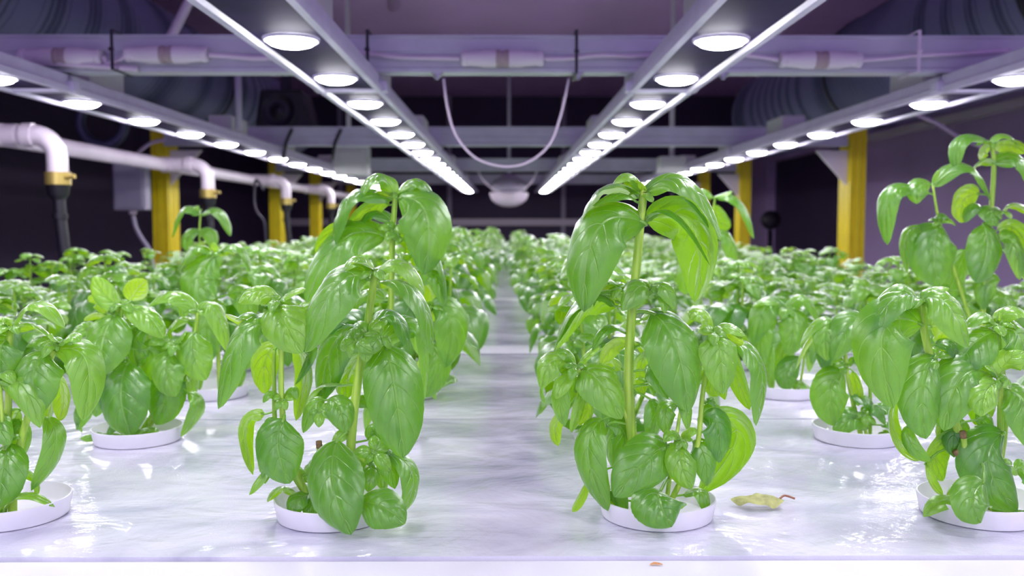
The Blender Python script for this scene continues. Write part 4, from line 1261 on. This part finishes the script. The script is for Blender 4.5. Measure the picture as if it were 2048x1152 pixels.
# ------------------------------------------------------------------ white pipes on the left
def tubeobj(name, pts, r, mat, parent, n=20, autos=False):
    mb = MB(); mb.tube(pts, r, n=n); o = mb.build(name, mat, None, origin=parent.location, autos=autos); return rel2(o, parent)
PZ = CAMZ + .196
XM, XD = -1.145, -1.0
pr = empty('water_pipe', (XM, 1.2, PZ), 'long white plastic supply pipe running along the left side above the plants', 'pipe')
tubeobj('main_pipe', [V((XM, 1.2, PZ)), V((XM, 6.9, PZ))], .0215, MPIPE, pr)
for i, y in enumerate((2.08, 3.12, 4.22, 5.3)):
    z1 = CAMZ + .108
    br = empty('branch', V((XM, y, PZ)) - pr.location); br.parent = pr
    R = .05
    arc = [V((XD - R + R*math.sin(a), y, PZ - R + R*math.cos(a))) for a in [k*PI/16 for k in range(9)]]
    def sub(name, pts, r, mat, autos=True):
        mb = MB(); mb.tube([V(p) - V((XM, y, PZ)) for p in pts], r, n=20); return mb.build(name, mat, br, autos=autos)
    # keep three levels: water_pipe > branch > pieces
    sub('tee', [V((XM-.005, y, PZ)), V((XM+.028, y, PZ)), V((XM+.030, y, PZ)), V((XM+.060, y, PZ))], [.026, .026, .0245, .0245], MPIPE)
    sub('elbow', [V((XM+.0605, y, PZ))] + arc + [V((XD, y, z1))], .0225, MPIPE)
    sub('socket', [V((XD-R-.022, y, PZ)), V((XD-R, y, PZ))], .0265, MPIPE)
    sub('hose_clamp', [V((XD, y, z1-.022)), V((XD, y, z1+.006))], .0275, MBRASS)
    sub('clamp_screw', [V((XD+.024, y-.012, z1-.006)), V((XD+.045, y-.016, z1-.004))], .005, MBRASS)
    hose = [V((XD, y, z1-.0225)), V((XD, y, z1-.045)), V((XD+.001, y, z1-.055)), V((XD+.002, y, z1-.085)), V((XD+.002, y, z1-.0855)), V((XD+.002, y, z1-.097)), V((XD+.002, y, z1-.0975)), V((XD+.012, y, z1-.20)), V((XD+.018, y, TZ+.002))]
    sub('black_hose', hose, [.025,.022,.013,.013,.0165,.0165,.013,.013,.013], MBLACK)
    br['label'] = 'elbow dropping from the pipe into a black hose'
for y in (2.9, 4.6, 6.2):
    pass
# ------------------------------------------------------------------ grey box, hoses, fans at the sides
c0 = P(257, 366, 3.35)
bx_ = empty('control_box', c0, 'grey electric box beside the thickest left post', 'box')
mb = MB(); mb.box((-.058, 0, -.098), (.058, .06, .098)); mb.build('enclosure', MGREY, bx_, smooth=False, bevel=.006)
mb = MB(); mb.box((-.050, -.006, -.088), (.050, -.0003, .088)); mb.build('cover', MGREY, bx_, smooth=False, bevel=.003)
mb = MB(); mb.lathe([(0,-.0),(.014,-.0),(.014,-.012),(.010,-.014),(.0,-.014)], (.0,.03,-.0985), n=14); mb.build('cable_gland', MCABLE, bx_)
cable('conduit_hose', [c0 + V((0,.03,-.116)), c0 + V((.01,.03,-.16)), c0+V((.03,.03,-.20)), P(300,505,3.38), P(310,560,3.38)], .008, MGREY, 'thin grey hose curving down out of the grey electric box')
cable('conduit_hose', [P(330,280,3.3), P(305,285,3.3), P(285,298,3.3), P(272,309,3.34)], .006, MCABLE, 'thin white cable curving from the lamp down to the grey electric box')
cable('thin_cable', [P(527,380,4.0), P(512,360,4.0), P(508,400,4.0), P(514,425,4.0), P(528,445,4.0), P(532,500,4.0)], .006, MDARKM, 'thin dark cable hanging in front of the second left yellow post')
def ring_hose(px, py, y, R, r, lab, mat):
    c = P(px, py, y)
    mb = MB(); mb.tube([c + V((R*math.cos(a), .1*R*math.sin(2*a)*0, R*math.sin(a))) for a in [k*PI/20 for k in range(41)]], r, n=12, cap=False)
    mb.tube([c + V((0,.0,R)), c + V((0,.0,1.2))], .01, n=8)
    tag(mb.build('duct_ring', mat, None), lab, 'ring')
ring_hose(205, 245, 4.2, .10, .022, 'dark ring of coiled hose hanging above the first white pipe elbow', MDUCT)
# ducts
def duct(path, R, lab, bands=()):
    pts = []; rad = []
    path = [V(p) for p in path]
    L = sum((path[i+1]-path[i]).length for i in range(len(path)-1))
    n = int(L/.020)
    sp = smoothpath(path, max(4, n//(len(path)-1)))
    for i, p in enumerate(sp):
        pts.append(p); rad.append(R*(1.0 + .035*(1 if i % 2 else -1)) )
    root = empty('ventilation_duct', path[0], lab, 'duct')
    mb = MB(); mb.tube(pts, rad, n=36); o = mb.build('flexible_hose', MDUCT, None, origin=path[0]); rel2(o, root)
    for f in bands:
        i = int(f*(len(sp)-2)); mb = MB(); d = (sp[i+1]-sp[i]).normalized()
        mb.tube([sp[i]-d*.012, sp[i]+d*.012], R*1.05, n=36); o = mb.build('band', MDARKM, None, origin=path[0]); rel2(o, root)
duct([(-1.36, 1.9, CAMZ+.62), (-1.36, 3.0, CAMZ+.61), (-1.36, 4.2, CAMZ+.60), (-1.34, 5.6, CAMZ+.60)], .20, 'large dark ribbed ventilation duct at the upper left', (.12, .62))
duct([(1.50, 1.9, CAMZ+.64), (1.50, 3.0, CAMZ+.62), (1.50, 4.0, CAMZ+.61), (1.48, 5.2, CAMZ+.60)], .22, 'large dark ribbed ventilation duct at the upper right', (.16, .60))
# black fan unit
c = P(562, 222, 3.9)
fb = empty('fan_unit', c, 'black fan housing hanging at the upper left behind the light bars', 'fan')
mb = MB(); 
mb.add([(-.115,0,-.08),(.125,0,-.08),(.085,0,.09),(-.085,0,.09),(-.115,.2,-.08),(.125,.2,-.08),(.085,.2,.09),(-.085,.2,.09)], [(0,1,2,3),(7,6,5,4),(0,4,5,1),(1,5,6,2),(2,6,7,3),(3,7,4,0)])
mb.build('fan_housing', MBLACK, fb, smooth=False, bevel=.01)
mb = MB(); mb.lathe([(0,.012),(.02,.012),(.022,.0),(.064,.0),(.066,.012),(.076,.012),(.076,-.0)], (-.01,-.001,-.0), n=28, axis='y'); mb.build('fan_grille', MDARKM, fb)
mb = MB(); mb.box((-.02,.08,.0905), (.02,.12,1.19-c.z+CAMZ)); mb.build('hanger', MDARKM, fb, smooth=False)
c = P(1541, 440, 6.6)
fc = empty('wall_fan', c, 'small black round fan low in front of the dark doorway at the right', 'fan')
mb = MB(); mb.lathe([(0,.05),(.05,.05),(.065,.03),(.068,-.01),(.05,-.03),(0,-.03)], (0,0,0), n=24, axis='y'); mb.build('fan_body', MBLACK, fc)
mb = MB(); mb.tube([(0,0.0,-.069),(0,0,-c.z+.002)], .018, n=10); mb.build('stand', MBLACK, fc)
mb = MB(); mb.lathe([(0,-.0505),(.014,-.0505),(.014,-.058),(0,-.058)], (0,0,0), n=14, axis='y'); mb.build('hub', MSTEEL, fc)

# ------------------------------------------------------------------ room
def struct(name, mb, mat, **k):
    return tag(mb.build(name, mat, None, smooth=False, **k), kind='structure')
XW = 2.25; YB = 9.0; CZ = CAMZ + 1.22
mb = MB(); mb.box((-XW-.3, -1.8, -.1), (XW+.3, YB+.3, 0)); struct('floor', mb, MFLOOR)
mb = MB(); mb.box((-XW-.3, -1.8, CZ), (XW+.3, YB+.3, CZ+.1)); struct('ceiling', mb, MCEIL)
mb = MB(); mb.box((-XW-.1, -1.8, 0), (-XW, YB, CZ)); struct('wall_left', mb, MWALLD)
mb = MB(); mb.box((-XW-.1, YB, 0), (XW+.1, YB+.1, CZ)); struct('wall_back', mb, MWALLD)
# right wall with a dark doorway between y 6.05 and 7.9
mb = MB(); mb.box((XW, -1.8, 0), (XW+.1, 6.05, CZ)); mb.box((XW, 7.9, 0), (XW+.1, YB, CZ)); mb.box((XW, 6.05, CAMZ+.52), (XW+.1, 7.9, CZ))
struct('wall_right', mb, MWALLP)
mb = MB(); mb.box((XW+.04, 6.051, 0.001), (XW+.08, 7.899, CAMZ+.519)); struct('door_1', mb, MWALLD)
mb = MB(); mb.box((XW-.03, 6.0, 0.001), (XW-.001, 6.05, CAMZ+.56)); mb.box((XW-.03, 7.9, 0.001), (XW-.001, 7.95, CAMZ+.56)); mb.box((XW-.03, 6.05, CAMZ+.52), (XW-.001, 7.9, CAMZ+.56))
struct('trim_1', mb, MWALLP)
mb = MB(); mb.box((XW-.05, 1.5, CAMZ+.50), (XW-.001, 6.0, CAMZ+.54)); struct('trim_2', mb, MCONN)
mb = MB(); mb.box((XW-.06, 1.5, CAMZ+.60), (XW-.001, YB-.01, CAMZ+.64)); struct('trim_3', mb, MWALLP)
mb = MB(); mb.box((-XW+.02, YB-.04, CAMZ-.02), (XW-.08, YB-.001, CAMZ+.045)); struct('trim_4', mb, MCONN)
mb = MB()
for x in (-1.6, -.55, .55, 1.6): mb.box((x-.02, YB-.03, .001), (x+.02, YB-.001, CAMZ-.021)) ; mb.box((x-.02, YB-.03, CAMZ+.046), (x+.02, YB-.001, CZ-.001))
struct('trim_5', mb, MGREY)
# ceiling battens
mb = MB(); mb.tube([(-.30, 2.2, CZ-.03), (-.62, 5.2, CZ-.03)], .03, n=10)
tag(mb.build('ceiling_pipe', MCEIL, None), 'purple pipe crossing the ceiling above the nearest beam', 'pipe')
cable('ceiling_rod', [P(395,-30,2.6), P(338,82,2.6), P(330,100,2.6)], .014, MCABLE, 'pale slanted rod at the upper left behind the nearest beam', 'rod', sm=3)
cable('ceiling_rod', [P(475,120,2.8), P(478,260,2.8)], .011, MGREY, 'pale upright rod behind the left light bars', 'rod', sm=0)
cable('thin_cable', [P(1820,225,3.0), P(1870,245,3.0), P(1935,282,3.0), P(2060,330,3.0)], .006, MCABLE, 'thin pale cable sagging from the right outer light bar to the right')
# ------------------------------------------------------------------ world: the purple glow of the rest of the hall
w = bpy.data.worlds.new('world'); sc.world = w; w.use_nodes = True
bg = w.node_tree.nodes['Background']; bg.inputs[0].default_value = (.40, .33, .66, 1); bg.inputs[1].default_value = 1.35

sc.view_settings.view_transform = 'Standard'
sc.view_settings.look = 'None'
sc.view_settings.gamma = 1
sc.view_settings.use_curve_mapping = False
sc.view_settings.exposure = 0.35
sc.cycles.use_denoising = True
sc.cycles.max_bounces = 6
sc.cycles.diffuse_bounces = 3
sc.cycles.glossy_bounces = 2
sc.cycles.use_adaptive_sampling = True
sc.cycles.adaptive_threshold = 0.035
sc.cycles.caustics_reflective = False
sc.cycles.caustics_refractive = False
sc.cycles.transmission_bounces = 4
sc.cycles.sample_clamp_indirect = 8
